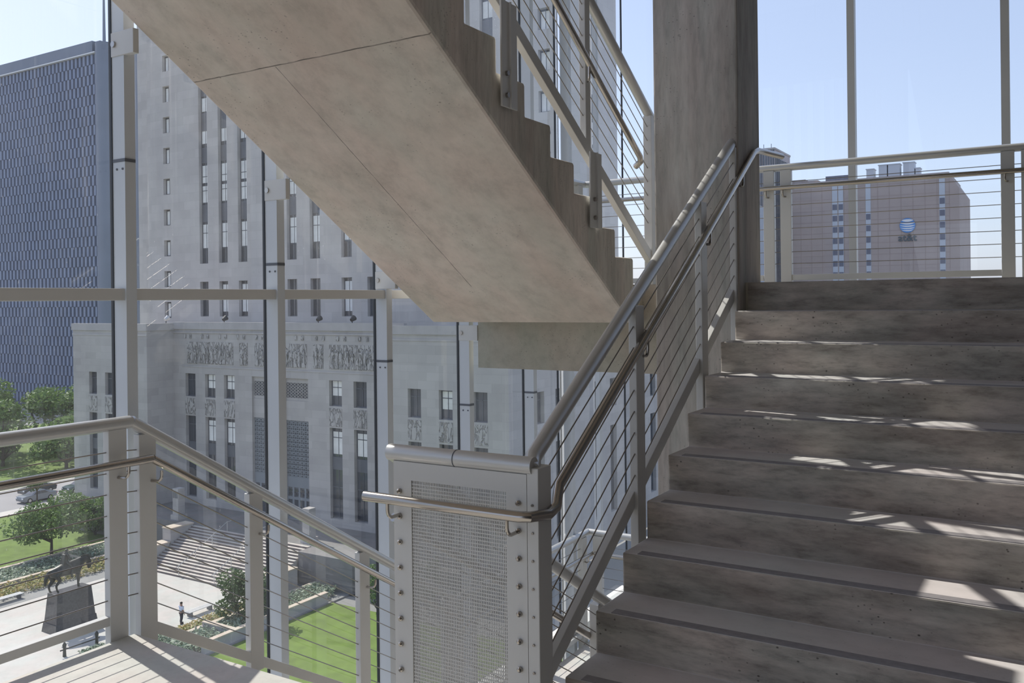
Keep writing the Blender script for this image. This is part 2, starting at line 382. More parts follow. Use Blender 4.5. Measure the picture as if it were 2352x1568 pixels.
# ------------------------------------------------------------------ glass facades
XG = -4.2
GY = [2.88+1.0462*i for i in range(-6, 5)]
ENDY = 9.33
splice = {2.88: .748, 3.926: .24, 4.972: -.427, 6.019: -.852, 7.065: -.849}
ords = ['foremost', 'first', 'second', 'third', 'fourth', 'fifth']
def mullion(y, zs, label, bracket=None, group='painted steel mullions of the left glass wall'):
    t = thing('window_mullion', (XG+.05, y+.03, -8), label, 'mullion', group)
    m = MB(); m.box(XG+.012, XG+.112, y, y+.062, zs+.008, 8); m.build('upper_post', M_MULL, t)
    m = MB(); m.box(XG+.012, XG+.112, y, y+.062, -8, zs-.008); m.build('lower_post', M_MULL, t)
    m = MB(); m.box(XG+.014, XG+.116, y-.003, y+.060, zs-.0081, zs+.0081); m.build('splice_joint', M_SPAN, t)
    m = MB(); m.box(XG-.010, XG+.0119, y-.004, y+.004, -8, 8); m.build('gasket', M_BLACK, t)
    for dx in (.035, .082):
        for dz in (.045,):
            m = MB(); m.tube([(XG+.012+dx, y+.001, zs-dz), (XG+.012+dx, y-.004, zs-dz)], .006, 8); m.build('bolt', M_SPAN, t)
    if bracket:
        m = MB(); m.box(XG+.013, XA-.002, y-.006, y+.028, bracket, bracket+.126); b = m.build('bracket', M_PAINT, t, bevel=.003)
        m = MB(); m.tube([(XG+.04, y-.004, bracket+.063), (XG+.04, y-.016, bracket+.063)], .016, 12); m.build('bracket_bolt', M_STEEL, b)
    return t
labs = {0: 'white steel mullion rising behind the corner of the left railing', 1: 'white steel mullion second from the left, in front of the courthouse entrance',
        2: 'white steel mullion ending the horizontal rail, behind the panel handrail end', 3: 'slim steel mullion bracketed to the landing beam',
        4: 'slim steel mullion just left of the rising stair rail'}
br = {0: 1.289, 1: .635, 2: .092, 3: -.325, 4: None}
for i in range(5):
    y = 2.88+1.0462*i
    mullion(y, [.748, .24, -.427, -.852, -.849][i], labs[i], br[i])
for i in (-1, -2, -3, -4, -5, -6):
    mullion(2.88+1.0462*i, .9, 'white steel mullion beyond the left edge of the picture')
# corner posts of the facade
t = thing('corner_mullion', (XG+.05, 7.78, -8), 'slim corner mullion with a bright white metal edge strip', 'mullion')
m = MB(); m.hexa([(XG+.013, 7.748, -8), (XG+.060, 7.733, -8), (XG+.062, 7.739, -8), (XG+.015, 7.754, -8)], [(XG+.013, 7.748, 8), (XG+.060, 7.733, 8), (XG+.062, 7.739, 8), (XG+.015, 7.754, 8)]); m.build('bright_strip', M_BRIGHT, t)
m = MB(); m.box(XG+.012, XG+.12, 7.80, 7.86, -8, 8); m.build('post', M_MULL, t)
m = MB(); m.box(XG-.006, XG+.0115, 7.727, 7.733, -8, 8); m.build('gasket', M_BLACK, t)
t = thing('corner_mullion', (XG+.03, ENDY, -8), 'dark glazing edge at the far corner of the glass walls', 'mullion')
m = MB(); m.box(XG-.004, XG+.012, ENDY-.008, ENDY+.008, -8, 8); m.build('gasket', M_BLACK, t)
m = MB(); m.box(XG+.015, XG+.06, 8.55, 8.60, -8, 8); m.build('post', M_MULL, t)
# transom
m = MB(); m.box(XG+.013, XG+.100, -3.4, 7.72, .022, .084); tag(m.build('transom_rail', M_PAINT, bevel=.003), 'horizontal grey rail crossing the left glass wall at eye level', 'rail')
m = MB(); m.box(XG-.06, XG+.125, 5.4, ENDY, ZLO+.02, ZLO+.14); tag(m.build('window_sill', M_DECK, bevel=.004), 'sunlit white sill at the foot of the glass wall one storey below', 'sill')
# panes
ys = [-3.4]+[2.88+1.0462*i for i in range(-5, 5)]+[7.73, ENDY]
k = 1
for a, b in zip(ys[:-1], ys[1:]):
    m = MB(); m.poly([(XG, a+.007, -8), (XG, b-.007, -8), (XG, b-.007, 8), (XG, a+.007, 8)])
    struct(m.build('window_%d' % k, M_GLASS, recalc=False)); k += 1
fx = [-4.19, -3.02, -1.69, -.36, .97, 2.3]
for n_, x in enumerate(fx[1:]):
    lab = ['grey mullion of the far glass wall hidden behind the concrete column', 'grey mullion against the sky left of the office tower sign',
           'grey mullion against the sky at the right edge of the picture', 'grey mullion beyond the right edge', 'last grey mullion beyond the right edge'][n_]
    t = thing('window_mullion', (x, 9.28, -8), lab, 'mullion', 'mullions of the far glass wall')
    m = MB(); m.box(x-.036, x+.034, 9.23, 9.32, -8, 8); m.build('upper_post', M_PAINT, t)
    m = MB(); m.box(x+.004, x+.014, 9.3201, 9.34, -8, 8); m.build('gasket', M_BLACK, t)
for a, b in zip(fx[:-1], fx[1:]):
    m = MB(); m.poly([(a+.01, ENDY, -8), (b-.0, ENDY, -8), (b-.0, ENDY, 8), (a+.01, ENDY, 8)]); struct(m.build('window_%d' % k, M_CLEAR, recalc=False)); k += 1

# ------------------------------------------------------------------ railings
def jbracket(t, post, hand):
    """J shaped bracket from post face to the underside of the handrail"""
    p, h = Vector(post), Vector(hand)
    m = MB(); low = h.copy(); low.z = p.z
    pts = [p]
    mid = p.lerp(low, .62); pts.append(mid)
    for a in (20, 45, 70, 90):
        q = mid.lerp(low, math.sin(R(a))); q.z = p.z+(1-math.cos(R(a)))*.035; pts.append(q)
    pts.append(h)
    m.tube(pts, .0075, 8); return m.build('handrail_bracket', M_STEEL, t, smooth=True)
def post_box(t, x, y, w, d, z0, z1, name='post'):
    m = MB(); m.box(x-w/2, x+w/2, y-d/2, y+d/2, z0, z1); return m.build(name, M_PAINT, t, bevel=.003)
def cable(t, a, b, r=.0032):
    m = MB(); m.tube([a, b], r, 6); return m.build('cable', M_CABLE, t, smooth=True)
CS = .1045
# 1. level railing on the left of the deck
t = thing('guardrail', (XA, 0, ZD), 'level cable railing along the left edge of the deck, ending at the corner post', 'railing')
m = MB(); m.tube([(XA, -3.3, ZD+1.065), (XA, 2.834, ZD+1.065)], .033, 16); m.build('top_rail', M_TUBE, t, smooth=True)
m = MB(); m.tube([(XA+.08, -3.3, ZD+.876), (XA+.08, 2.90, ZD+.876)], .021, 14); m.build('handrail', M_STEEL, t, smooth=True)
m = MB(); m.box(XA-.022, XA+.018, -3.3, 2.70, ZD+.078, ZD+.122); m.build('bottom_rail', M_PAINT, t, bevel=.003)
for y in (2.745, 1.1, -.5, -2.1):
    post_box(t, XA, y, .045, .10, ZD-.2, ZD+1.04)
    jbracket(t, (XA+.0225, y+.0, ZD+.80), (XA+.08, y+.02, ZD+.86))
for i in range(8): cable(t, (XA, -3.3, ZD+.93-i*CS), (XA, 2.73, ZD+.93-i*CS))
# 2. sloping railing on the left of the flight going down
t = thing('guardrail', (XA, 2.9, ZD), 'cable railing sloping down from the corner post in front of the left glass wall', 'railing')
Y1 = 2.834
def zt(y): return ZD+1.065-SLOPE*.97*(y-Y1)
m = MB(); m.tube([(XA, Y1+.0, zt(Y1)), (XA, 5.62, zt(5.62))], .033, 16); m.build('top_rail', M_TUBE, t, smooth=True)
m = MB(); m.tube([(XA+.08, 2.90, ZD+.876), (XA+.08, 5.62, ZD+.876-SLOPE*.97*2.72)], .021, 14); m.build('handrail', M_STEEL, t, smooth=True)
m = MB(); m.bar((XA, 2.95, zt(2.95)-1.0), (XA, 5.6, zt(5.6)-.975), .044, .055); m.build('bottom_rail', M_PAINT, t, bevel=.003)
for y, zb in ((2.915, ZD-.2), (3.635, zt(3.635)-1.06), (4.58, zt(4.58)-1.1), (5.55, ZLO)):
    post_box(t, XA, y, .045, .10, zb, zt(y)-.02)
    jbracket(t, (XA+.0225, y+.02, zt(y)-.265), (XA+.08, y+.04, zt(y)-.21))
for i in range(8): cable(t, (XA, 2.9, zt(2.9)-.14-i*CS), (XA, 5.55, zt(5.55)-.14-i*CS))
for i in range(8): cable(t, (XA, 2.70, ZD+.93-i*CS), (XA, 2.93, ZD+.915-i*CS))
# 3. perforated panel guard
t = thing('perforated_guard_panel', (-1.99, 2.85, ZD), 'metal guard panel with slotted perforated sheet between the two flights', 'guard panel')
PY = 2.845
m = MB(); m.tube([(-2.345, PY+.02, ZD+1.04), (-1.66, PY+.02, ZD+1.04)], .034, 18); m.build('top_rail', M_TUBE, t, smooth=True)
m = MB(); m.tube([(-2.012, PY+.02, ZD+1.04), (-2.008, PY+.02, ZD+1.04)], .0352, 18); m.build('rail_joint', M_SPAN, t, smooth=True)
px0, px1, pz1 = -2.222, -1.772, -.722
m = MB(); m.box(-2.312, px0, PY, PY+.012, ZD-.15, ZD+1.01); m.box(px1, -1.682, PY, PY+.012, ZD-.15, ZD+1.01); m.box(px0, px1, PY, PY+.012, pz1, ZD+1.01)
m.build('frame_plate', M_PAINT, t)
m = MB()
nx = 57; dx = (px1-px0)/nx
for i in range(1, nx): m.box(px0+i*dx-.0019, px0+i*dx+.0019, PY+.004, PY+.008, ZD-.15, pz1)
nz = 76; dz = (pz1-ZD+.15)/nz
for i in range(1, nz): m.box(px0, px1, PY+.0042, PY+.0078, pz1-i*dz-.0022, pz1-i*dz+.0022)
tag(m.build('perforated_sheet', M_PAINT, t), 'sheet with rows of small slots')
m = MB(); m.box(-1.681, -1.632, PY-.0, PY+.10, ZD-.15, ZD+1.035); m.build('post', M_PAINT, t, bevel=.003)
m = MB(); m.box(-2.312, -2.27, PY+.0125, PY+.11, ZD-.15, ZD+1.0); m.build('post', M_PAINT, t, bevel=.003)
for x in (-2.279, -1.716):
    for i in range(9):
        z = -.769-i*.1035+(.0 if x < -2 else .012)
        m = MB(); m.tube([(x, PY, z), (x, PY-.011, z), (x, PY-.017, z)], .010, 10, radii=[.0105, .0105, .005]); m.build('cable_end_nut', M_STEEL, t, smooth=True)
for i in range(8):
    z = -.76-i*.1035
    m = MB(); m.tube([(-1.657, PY, z), (-1.657, PY-.005, z)], .005, 8); m.build('screw', M_CABLE, t, smooth=True)
# 4. railing rising along the left of the right flight
XP = -1.72
t = thing('guardrail', (XP, 4.3, ZD), 'cable railing rising beside the right stair flight up to the concrete column', 'railing')
def zr(y): return -.625+(y-2.93)*.6225
m = MB(); m.tube([(-1.672, 2.868, -.635), (XP, 2.96, zr(2.96)), (XP, 5.66, zr(5.66))], .033, 16); m.build('top_rail', M_TUBE, t, smooth=True)
def zh(y): return -.80+(y-2.938)*.6175
m = MB(); m.tube([(-2.393, 2.76, -.785), (-1.665, 2.76, -.785), (-1.63, 2.775, -.785), (-1.62, 2.90, -.80), (-1.62, 2.96, -.785), (-1.66, 3.06, zh(3.06)), (-1.66, 5.76, zh(5.76)), (-1.655, 5.83, .965), (-1.63, 5.95, .965), (-1.585, 6.17, .965)], .0205, 14); m.build('handrail', M_STEEL, t, smooth=True)
def zb_(y): return -1.477+(y-3.03)*.617
m = MB(); m.bar((XP, 2.95, zb_(2.95)), (XP, 5.56, zb_(5.56)), .035, .07); m.build('bottom_rail', M_PAINT, t, bevel=.003)
for y, zb in ((3.932, -1.19), (4.856, -.66), (5.49, -.30)):
    post_box(t, XP+.015, y, .04, .095, zb, zr(y)-.03)
    jbracket(t, (XP+.05, y, zr(y)-.27), (-1.66, y+.03, zh(y+.03)-.01))
for y0, y1 in ((2.9, 3.93), (3.93, 4.86), (4.86, 5.49)):
    for i in range(8): cable(t, (XP+.02, y0, zr(y0)-.10-i*CS*.96), (XP+.02, y1, zr(y1)-.10-i*CS*.96))
for x in (-2.28, -1.72):
    jbracket(t, (x, PY, -.865), (x+.0, 2.765, -.795))
# 5. right railing of the upper left flight
XQ = -2.42
t = thing('guardrail', (XQ, 4.9, ZL), 'cable railing on the side of the upper flight, bolted outside its saw-tooth edge', 'railing')
def zu(y): return 1.266+(5.893-y)*.5517*1.02
SU = .60
def zu(y): return 1.262+(5.893-y)*.585
m = MB(); m.tube([(XQ, 5.90, zu(5.90)), (XQ, 2.6, zu(2.6))], .033, 16); m.build('top_rail', M_TUBE, t, smooth=True)
def zuh(y): return .952+(5.535-y)*.612
m = MB(); m.tube([(XQ+.0, 5.60, .90), (XQ+.05, 5.57, .925), (XQ+.06, 5.535, zuh(5.535)), (XQ+.06, 2.6, zuh(2.6))], .0205, 14); m.build('handrail', M_STEEL, t, smooth=True)
def zub(y): return .293+(5.81-y)*.634
m = MB(); m.bar((XQ, 5.84, zub(5.84)), (XQ, 2.6, zub(2.6)), .044, .07); m.build('bottom_rail', M_PAINT, t, bevel=.003)
for y, zb in ((3.855, .975), (4.845, .43)):
    pb = post_box(t, XQ+.065, y, .012, .15, zb, zub(y)-.02, 'mounting_plate')
    m = MB(); m.box(XQ+.071, XQ+.082, y-.004, y+.004, zb, zub(y)-.02); m.build('rib', M_PAINT, pb)
    for q in (.06, .17):
        m = MB(); m.tube([(XQ+.071, y-.035, zb+q), (XQ+.085, y-.035, zb+q)], .013, 8); m.build('bolt', M_CABLE, pb)
    post_box(t, XQ, y+.0, .042, .065, zub(y), zu(y)-.02)
    jbracket(t, (XQ+.03, y-.02, zuh(y)-.06), (XQ+.06, y-.06, zuh(y-.06)-.012))
post_box(t, XQ, 5.86, .06, .11, ZL-.25, zu(5.86)-.0)
m = MB(); m.box(XQ+.0301, XQ+.036, 5.93, 5.985, ZL, zu(5.86)-.03); m.box(XQ-.03, XQ+.036, 5.915, 5.93, ZL, zu(5.86)-.03); m.build('back_plate', M_PAINT, t)
for y0, y1 in ((5.85, 4.845), (4.845, 3.855), (3.855, 2.6)):
    for i in range(8): cable(t, (XQ, y0, zu(y0)-.11-i*CS*.92), (XQ, y1, zu(y1)-.11-i*CS*.92))
# 6. railing of the upper landing, far side and left side
def landing_rail(z, lab_far, lab_left, group=None):
    Y8 = 8.07
    t = thing('guardrail', (-1.9, Y8, z), lab_far, 'railing', group)
    m = MB(); m.tube([(XA-.05, Y8, z+1.065), (XR+.0, Y8, z+1.065)], .033, 16); m.build('top_rail', M_TUBE, t, smooth=True)
    m = MB(); m.tube([(XA+.03, Y8-.07, z+.876), (XR+.0, Y8-.07, z+.876)], .0205, 14); m.build('handrail', M_STEEL, t, smooth=True)
    for a, b in ((-3.86, -2.24), (-1.995, -.35)):
        m = MB(); m.box(a, b, Y8-.02, Y8+.02, z+.055, z+.105); m.build('bottom_rail', M_PAINT, t, bevel=.003)
    for x in (XA+.06, -2.187, -2.038, -.306, -.165):
        post_box(t, x, Y8, .095, .06, z-.1, z+1.04)
        if x > -3: jbracket(t, (x, Y8-.03, z+.80), (x-.015, Y8-.07, z+.86))
    for i in range(8): cable(t, (XA, Y8, z+.935-i*CS), (XR, Y8, z+.935-i*CS))
    t = thing('guardrail', (XA-.03, 6.8, z), lab_left, 'railing', group)
    m = MB(); m.tube([(XA-.05, 5.6, z+1.065), (XA-.05, Y8+.0, z+1.065)], .033, 16); m.build('top_rail', M_TUBE, t, smooth=True)
    m = MB(); m.tube([(XA+.03, 5.6, z+.876), (XA+.03, Y8-.07, z+.876)], .0205, 14); m.build('handrail', M_STEEL, t, smooth=True)
    m = MB(); m.box(XA-.07, XA-.03, 5.6, 7.9, z+.055, z+.105); m.build('bottom_rail', M_PAINT, t, bevel=.003)
    for y in (5.75, 7.93):
        post_box(t, XA-.05, y, .06, .095, z-.1, z+1.04)
        jbracket(t, (XA-.02, y, z+.80), (XA+.03, y-.02, z+.86))
    for i in range(8): cable(t, (XA-.05, 5.7, z+.935-i*CS), (XA-.05, 7.98, z+.935-i*CS))
landing_rail(ZL, 'cable railing along the far side of the upper landing, against the sky', 'cable railing on the left side of the upper landing, behind the saw-tooth stair')
landing_rail(ZLO, 'bright railing along the far side of the landing one storey below', 'bright railing beside the glass wall one storey below')
# 7. right railing of the flight going down
XD = -2.335
t = thing('guardrail', (XD, 4.2, ZLO), 'cable railing descending behind the perforated panel', 'railing')
def zz(y): return -.618-(y-2.865)*.603
m = MB(); m.tube([(XD, 2.866, zz(2.866)), (XD, 5.5, zz(5.5))], .033, 16); m.build('top_rail', M_TUBE, t, smooth=True)
m = MB(); m.tube([(XD-.07, 2.96, zz(2.96)-.24), (XD-.07, 5.5, zz(5.5)-.24)], .0205, 14); m.build('handrail', M_STEEL, t, smooth=True)
m = MB(); m.bar((XD, 2.96, zz(2.96)-.96), (XD, 5.5, zz(5.5)-.96), .044, .07); m.build('bottom_rail', M_PAINT, t, bevel=.003)
for y in (3.87, 4.83, 5.5): post_box(t, XD-.03, y, .06, .11, zz(y)-1.2, zz(y)-.02)
for i in range(8): cable(t, (XD-.02, 2.96, zz(2.96)-.11-i*CS), (XD-.02, 5.5, zz(5.5)-.11-i*CS))
# ================================================================== THE CITY OUTSIDE (ground at z = -26)
ZG = -26.0
def slab(name, mat, x0, x1, y0, y1, z0, z1, label=None, kind='structure', cat=None, group=None):
    m = MB(); m.box(x0, x1, y0, y1, z0, z1); return tag(m.build(name, mat), label, cat, group, kind)
slab('ground', M_EARTH, -900, 900, -300, 1500, ZG-2, ZG-.12)
slab('plaza', M_PLAZA, -79, -59.8, 8, 62, ZG-.1, ZG, 'pale paved plaza')
slab('street', M_ROAD, -126, -113.6, -60, 260, ZG-.11, ZG-.03, 'grey street at the far left')
slab('sidewalk', M_PLAZA, -113.6, -111.2, -60, 260, ZG-.1, ZG+.02, 'pale pavement along the street')
slab('sidewalk', M_PLAZA, -129, -126, -60, 260, ZG-.1, ZG+.02)
slab('lawn', M_LAWN, -111.2, -88, 8, 64, ZG-.1, ZG+.02, 'sunlit lawn left of the plaza')
slab('lawn', M_LAWN, -53.6, -20, 8, 57.5, ZG-.1, ZG+.02, 'sunlit lawn right of the plaza')
slab('lawn', M_LAWN, -190, -129, 60, 160, ZG-.1, ZG+.02, 'lawn across the street')
slab('lawn', M_LAWN, -88, -60, 62.5, 64, ZG-.1, ZG-.02)
slab('planting_bed', M_EARTH, -88.2, -77.6, 8, 60, ZG-.1, ZG+.01, 'soil of the left planting beds')
slab('planting_bed', M_EARTH, -60, -53.8, 8, 60, ZG-.1, ZG+.01, 'soil of the right planting beds')
# terrace and steps in front of the courthouse
TZ = -23.0
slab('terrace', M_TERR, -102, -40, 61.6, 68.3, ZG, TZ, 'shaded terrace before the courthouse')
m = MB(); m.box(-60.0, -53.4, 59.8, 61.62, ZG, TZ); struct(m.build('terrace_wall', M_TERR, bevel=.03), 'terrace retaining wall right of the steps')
NS = 17; RS = 3.0/NS; T2 = 6.0/NS
t = thing('plaza_steps', (-68.4, 58.6, ZG), 'broad flight of pale stone steps up to the courthouse terrace', 'steps')
prof = [(55.6, ZG)]
for k in range(NS):
    prof.append((55.6+k*T2, ZG+(k+1)*RS)); prof.append((55.6+(k+1)*T2, ZG+(k+1)*RS))
prof.append((61.6, ZG))
m = MB(); m.prism(prof, -76.6, -60.2); m.build('step_body', M_STEP, t)
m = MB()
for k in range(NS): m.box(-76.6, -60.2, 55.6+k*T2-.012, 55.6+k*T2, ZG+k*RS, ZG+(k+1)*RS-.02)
m.build('shade_risers', plain('riser_shade_brown', (.16, .135, .125), .8), t)  # riser shade put into the colour of these thin plates
for x in (-71.6, -66.6):
    t = thing('stair_handrail', (x, 58.5, ZG), 'thin metal handrail on the plaza steps, %s of the two' % ('left' if x < -70 else 'right'), 'handrail')
    m = MB(); m.tube([(x, 55.4, ZG+.95), (x, 55.7, ZG+1.0), (x, 61.6, TZ+.95), (x, 62.1, TZ+.95)], .035, 8); m.build('rail', M_TUBE, t, smooth=True)
    for y in (55.7, 57.7, 59.7, 61.6):
        zz0 = ZG+(y-55.6)/6*3
        m = MB(); m.tube([(x, y, zz0-.05), (x, y, zz0+1.0)], .03, 8); m.build('baluster', M_TUBE, t)
def block(x0, x1, y0, y1, z0, z1, lab):
    t = thing('stair_plinth', ((x0+x1)/2, (y0+y1)/2, z0), lab, 'plinth')
    m = MB(); m.box(x0, x1, y0, y1, z0, z1-.12); m.build('wall', M_STONE, t)
    m = MB(); m.box(x0-.05, x1+.05, y0-.05, y1+.05, z1-.12, z1); m.build('coping', M_CURB, t)
block(-77.9, -76.65, 55.4, 58.6, ZG, -24.0, 'low stone plinth at the foot of the steps, left side')
block(-77.9, -76.65, 58.72, 61.5, ZG, -22.7, 'taller stone plinth beside the top of the steps, left side')
block(-60.15, -58.9, 55.4, 58.6, ZG, -24.0, 'stone plinth at the right foot of the steps')
# entrance lamp pylons
for x, y, lb in ((-80.3, 62.6, 'left'), (-61.3, 62.6, 'right')):
    t = thing('stone_pylon', (x, y, TZ), 'slim carved stone pylon on the terrace, %s of the steps' % lb, 'pylon')
    m = MB(); m.box(x-.45, x+.45, y-.45, y+.45, TZ, TZ+3.3); m.build('shaft', M_STONE, t, bevel=.03)
    m = MB()
    for k in range(5): m.box(x-.36+k*.16, x-.28+k*.16, y-.47, y-.44, TZ+2.3, TZ+3.0)
    m.build('carved_flutes', M_SPAN, t)
    m = MB(); m.box(x-.6, x+.6, y-.6, y+.6, TZ, TZ+.5); m.build('base', M_STONE, t)

# planters: coping walls run along y
def wall_line(x, y0, y1, h, lab, w=.35):
    t = thing('planter_wall', (x, (y0+y1)/2, ZG), lab, 'low wall')
    m = MB(); m.box(x-w/2, x+w/2, y0, y1, ZG, ZG+h-.08); m.build('wall', M_STONE_W, t)
    m = MB(); m.box(x-w/2-.06, x+w/2+.06, y0-.05, y1+.05, ZG+h-.08, ZG+h); m.build('coping', M_CURB, t)
wall_line(-88.0, 30, 61, .45, 'low tan wall between the left lawn and the silver planting')
wall_line(-83.2, 30, 61, .45, 'low tan wall between the left planting and the flower border')
wall_line(-58.0, 45.2, 60, .45, 'low tan wall between the right flower border and planting')
wall_line(-54.2, 44.2, 57.3, .9, 'higher tan wall at the edge of the right lawn')
def cross_wall(y, x0, x1, h, lab):
    t = thing('planter_wall', ((x0+x1)/2, y, ZG), lab, 'low wall')
    m = MB(); m.box(x0, x1, y-.17, y+.17, ZG, ZG+h-.08); m.build('wall', M_STONE_W, t)
    m = MB(); m.box(x0, x1, y-.23, y+.23, ZG+h-.08, ZG+h+.002); m.build('coping', M_CURB, t)
cross_wall(47.3, -57.8, -54.4, .9, 'short tan cross wall dividing the right planting')
cross_wall(54.0, -87.7, -83.5, .45, 'short tan cross wall dividing the left planting')
def leaf_quads(m, c, r, n, size, flat=1., shell=.55):
    for _ in range(n):
        while True:
            v = Vector((random.uniform(-1, 1), random.uniform(-1, 1), random.uniform(-1, 1)))
            if shell < v.length <= 1 or (v.length < 1 and random.random() < .2): break
        p = Vector(c)+Vector((v.x*r[0], v.y*r[1], v.z*r[2]))
        a = Vector((random.gauss(0, 1), random.gauss(0, 1), random.gauss(0, .7)*flat)).normalized()
        b = a.cross(Vector((random.gauss(0, 1), random.gauss(0, 1), random.gauss(0, 1)))).normalized()
        s = size*random.uniform(.6, 1.3)
        m.poly([p-a*s*.7, p-b*s*.4, p+a*s*.7, p+b*s*.4])
def bed(name, mat, x0, x1, y0, y1, h, n, size, lab):
    m = MB()
    for _ in range(n):
        x, y = random.uniform(x0, x1), random.uniform(y0, y1)
        p = Vector((x, y, ZG+random.uniform(.1, h)))
        a = Vector((random.gauss(0, 1), random.gauss(0, 1), random.gauss(0, .5))).normalized()
        b = a.cross(Vector((random.gauss(0, .5), random.gauss(0, .5), 1))).normalized(); s = size*random.uniform(.6, 1.4)
        m.poly([p-a*s, p-b*s*.5, p+a*s, p+b*s*.5])
    return tag(m.build(name, mat, recalc=False), lab, 'plants', None, 'stuff')
bed('groundcover', M_HEDGE, -87.5, -83.7, 34, 60, .55, 5000, .17, 'silver green groundcover in the left planting bed')
bed('flower_border', M_FLOW, -82.7, -79.6, 34, 56, .6, 4500, .15, 'border of red and yellow green flowers left of the plaza')
bed('groundcover', M_HEDGE, -57.5, -54.7, 42, 59.5, .75, 4500, .16, 'silver green groundcover in the right planting bed')
bed('flower_border', M_FLOW, -59.7, -58.5, 45.6, 54, .5, 1500, .14, 'narrow border of red and yellow flowers right of the plaza')
bed('groundcover', M_HEDGE, -60.6, -58.3, 38.5, 45, .5, 1400, .15, 'small groundcover patch beyond the sloping railing foot')

def tree(x, y, h, r, lab, mat=M_LEAF, trunk=.14, clumps=7, n=420, size=.28, zg=ZG, low=.35, name='tree', group=None, cat='tree'):
    rnd = random.Random(hash((round(x, 1), round(y, 1))) & 0xffff)
    t = thing(name, (x, y, zg), lab, cat, group)
    m = MB(); m.tube([(x, y, zg-.1), (x+.05, y, zg+h*low*.6), (x-.05*r, y+.05*r, zg+h*.7)], trunk, 8, radii=[trunk*1.3, trunk, trunk*.4])
    for k in range(5):
        a = rnd.uniform(0, 6.28); b = (x+math.cos(a)*r*.6, y+math.sin(a)*r*.6, zg+h*rnd.uniform(.55, .8))
        m.tube([(x, y, zg+h*low*.9), ((x+b[0])/2, (y+b[1])/2, zg+h*(low+.12)), b], trunk*.4, 6, radii=[trunk*.6, trunk*.4, trunk*.15])
    m.build('trunk', M_BARK, t)
    m = MB(); hc = h*(1-low)/2; zc = zg+h*low+hc
    leaf_quads(m, (x, y, zc), (r*.8, r*.8, hc*.85), n, size)
    for k in range(clumps):
        a = rnd.uniform(0, 6.28); rr = rnd.uniform(.35, .75)*r; z = zc+rnd.uniform(-.6, .75)*hc
        cr = r*rnd.uniform(.32, .5)
        leaf_quads(m, (x+math.cos(a)*rr, y+math.sin(a)*rr, z), (cr, cr, cr*.75), n//2, size)
    m.build('foliage', mat, t, recalc=False)
tree(-89.6, 54.0, 5.4, 4.2, 'leafy young tree on the lawn behind the horse statue', n=900, size=.25, low=.27, clumps=10)
tree(-93.0, 61.2, 4.7, 3.2, 'bushy green tree beside the courthouse wing', n=800, size=.25, low=.05, clumps=9)
tree(-87.0, 61.6, 3.6, 2.2, 'shorter green tree behind the left corner post', n=500, size=.22, low=.06)
tree(-96.5, 48.2, 4.2, 2.4, 'small tree cut by the left edge of the picture', mat=M_LEAFD, n=400, size=.22)
tree(-56.4, 50.6, 4.3, 2.5, 'small dense tree in the right flower border', mat=M_LEAFD, n=900, size=.19, low=.06, clumps=10)
tree(-48.6, 57.6, 4.6, 1.5, 'narrow light green tree beside the terrace wall', n=600, size=.17, low=.05)
tree(-45.6, 60.4, 4.4, 1.4, 'narrow darker tree at the end of the terrace wall', mat=M_LEAFD, n=450, size=.17, low=.05)
tree(-112.6, 66.0, 4.4, 1.6, 'small street tree in front of the silver car', mat=M_LEAFD, n=260, size=.2, low=.5, trunk=.09)
ft = [(-135, 84, 9, 5.5), (-141, 93, 10, 6), (-147, 103, 11.5, 6.5), (-138, 99, 9, 5), (-133, 93, 8.5, 4.5), (-152, 92, 12.5, 7), (-158, 108, 13, 7), (-134, 104, 9, 5), (-146, 80, 11, 6), (-160, 84, 13.5, 7), (-131.5, 100.5, 8, 4)]
wh = ['nearest the street', 'behind the first row', 'tall and in the middle', 'dense and low', 'close to the courthouse corner', 'rising at the left', 'the farthest back', 'touching the courthouse corner', 'at the left picture edge', 'tall, against the louvred tower', 'half hidden by the courthouse corner']
for k, (x, y, h, r) in enumerate(ft):
    tree(x, y, h, r, 'park tree across the street, '+wh[k], mat=(M_LEAF, M_LEAFD)[k % 3 == 1], n=650, clumps=10, size=.55, low=.10, trunk=.25, group='park trees across the street')

# ------------------------------------------------------------------ courthouse
def wallgrid(m, axis, c, a0, a1, z0, z1, holes, depth):
    """wall in a plane (axis 'y': y=c, runs along x, faces -y; axis 'x': x=c, runs along y, faces +x) with real openings"""
    def P(a, z, d=0): return (a, c+d, z) if axis == 'y' else (c-d, a, z)
    A = sorted({a0, a1, *[h[0] for h in holes], *[h[1] for h in holes]}); Z = sorted({z0, z1, *[h[2] for h in holes], *[h[3] for h in holes]})
    for i in range(len(A)-1):
        for j in range(len(Z)-1):
            ca, cz = (A[i]+A[i+1])/2, (Z[j]+Z[j+1])/2
            if any(h[0] < ca < h[1] and h[2] < cz < h[3] for h in holes): continue
            m.poly([P(A[i], Z[j]), P(A[i+1], Z[j]), P(A[i+1], Z[j+1]), P(A[i], Z[j+1])])
    for h in holes:
        q = [(h[0], h[2]), (h[1], h[2]), (h[1], h[3]), (h[0], h[3])]
        for i in range(4):
            a, b = q[i], q[(i+1) % 4]; m.poly([P(*a), P(*b), P(*b, depth), P(*a, depth)])
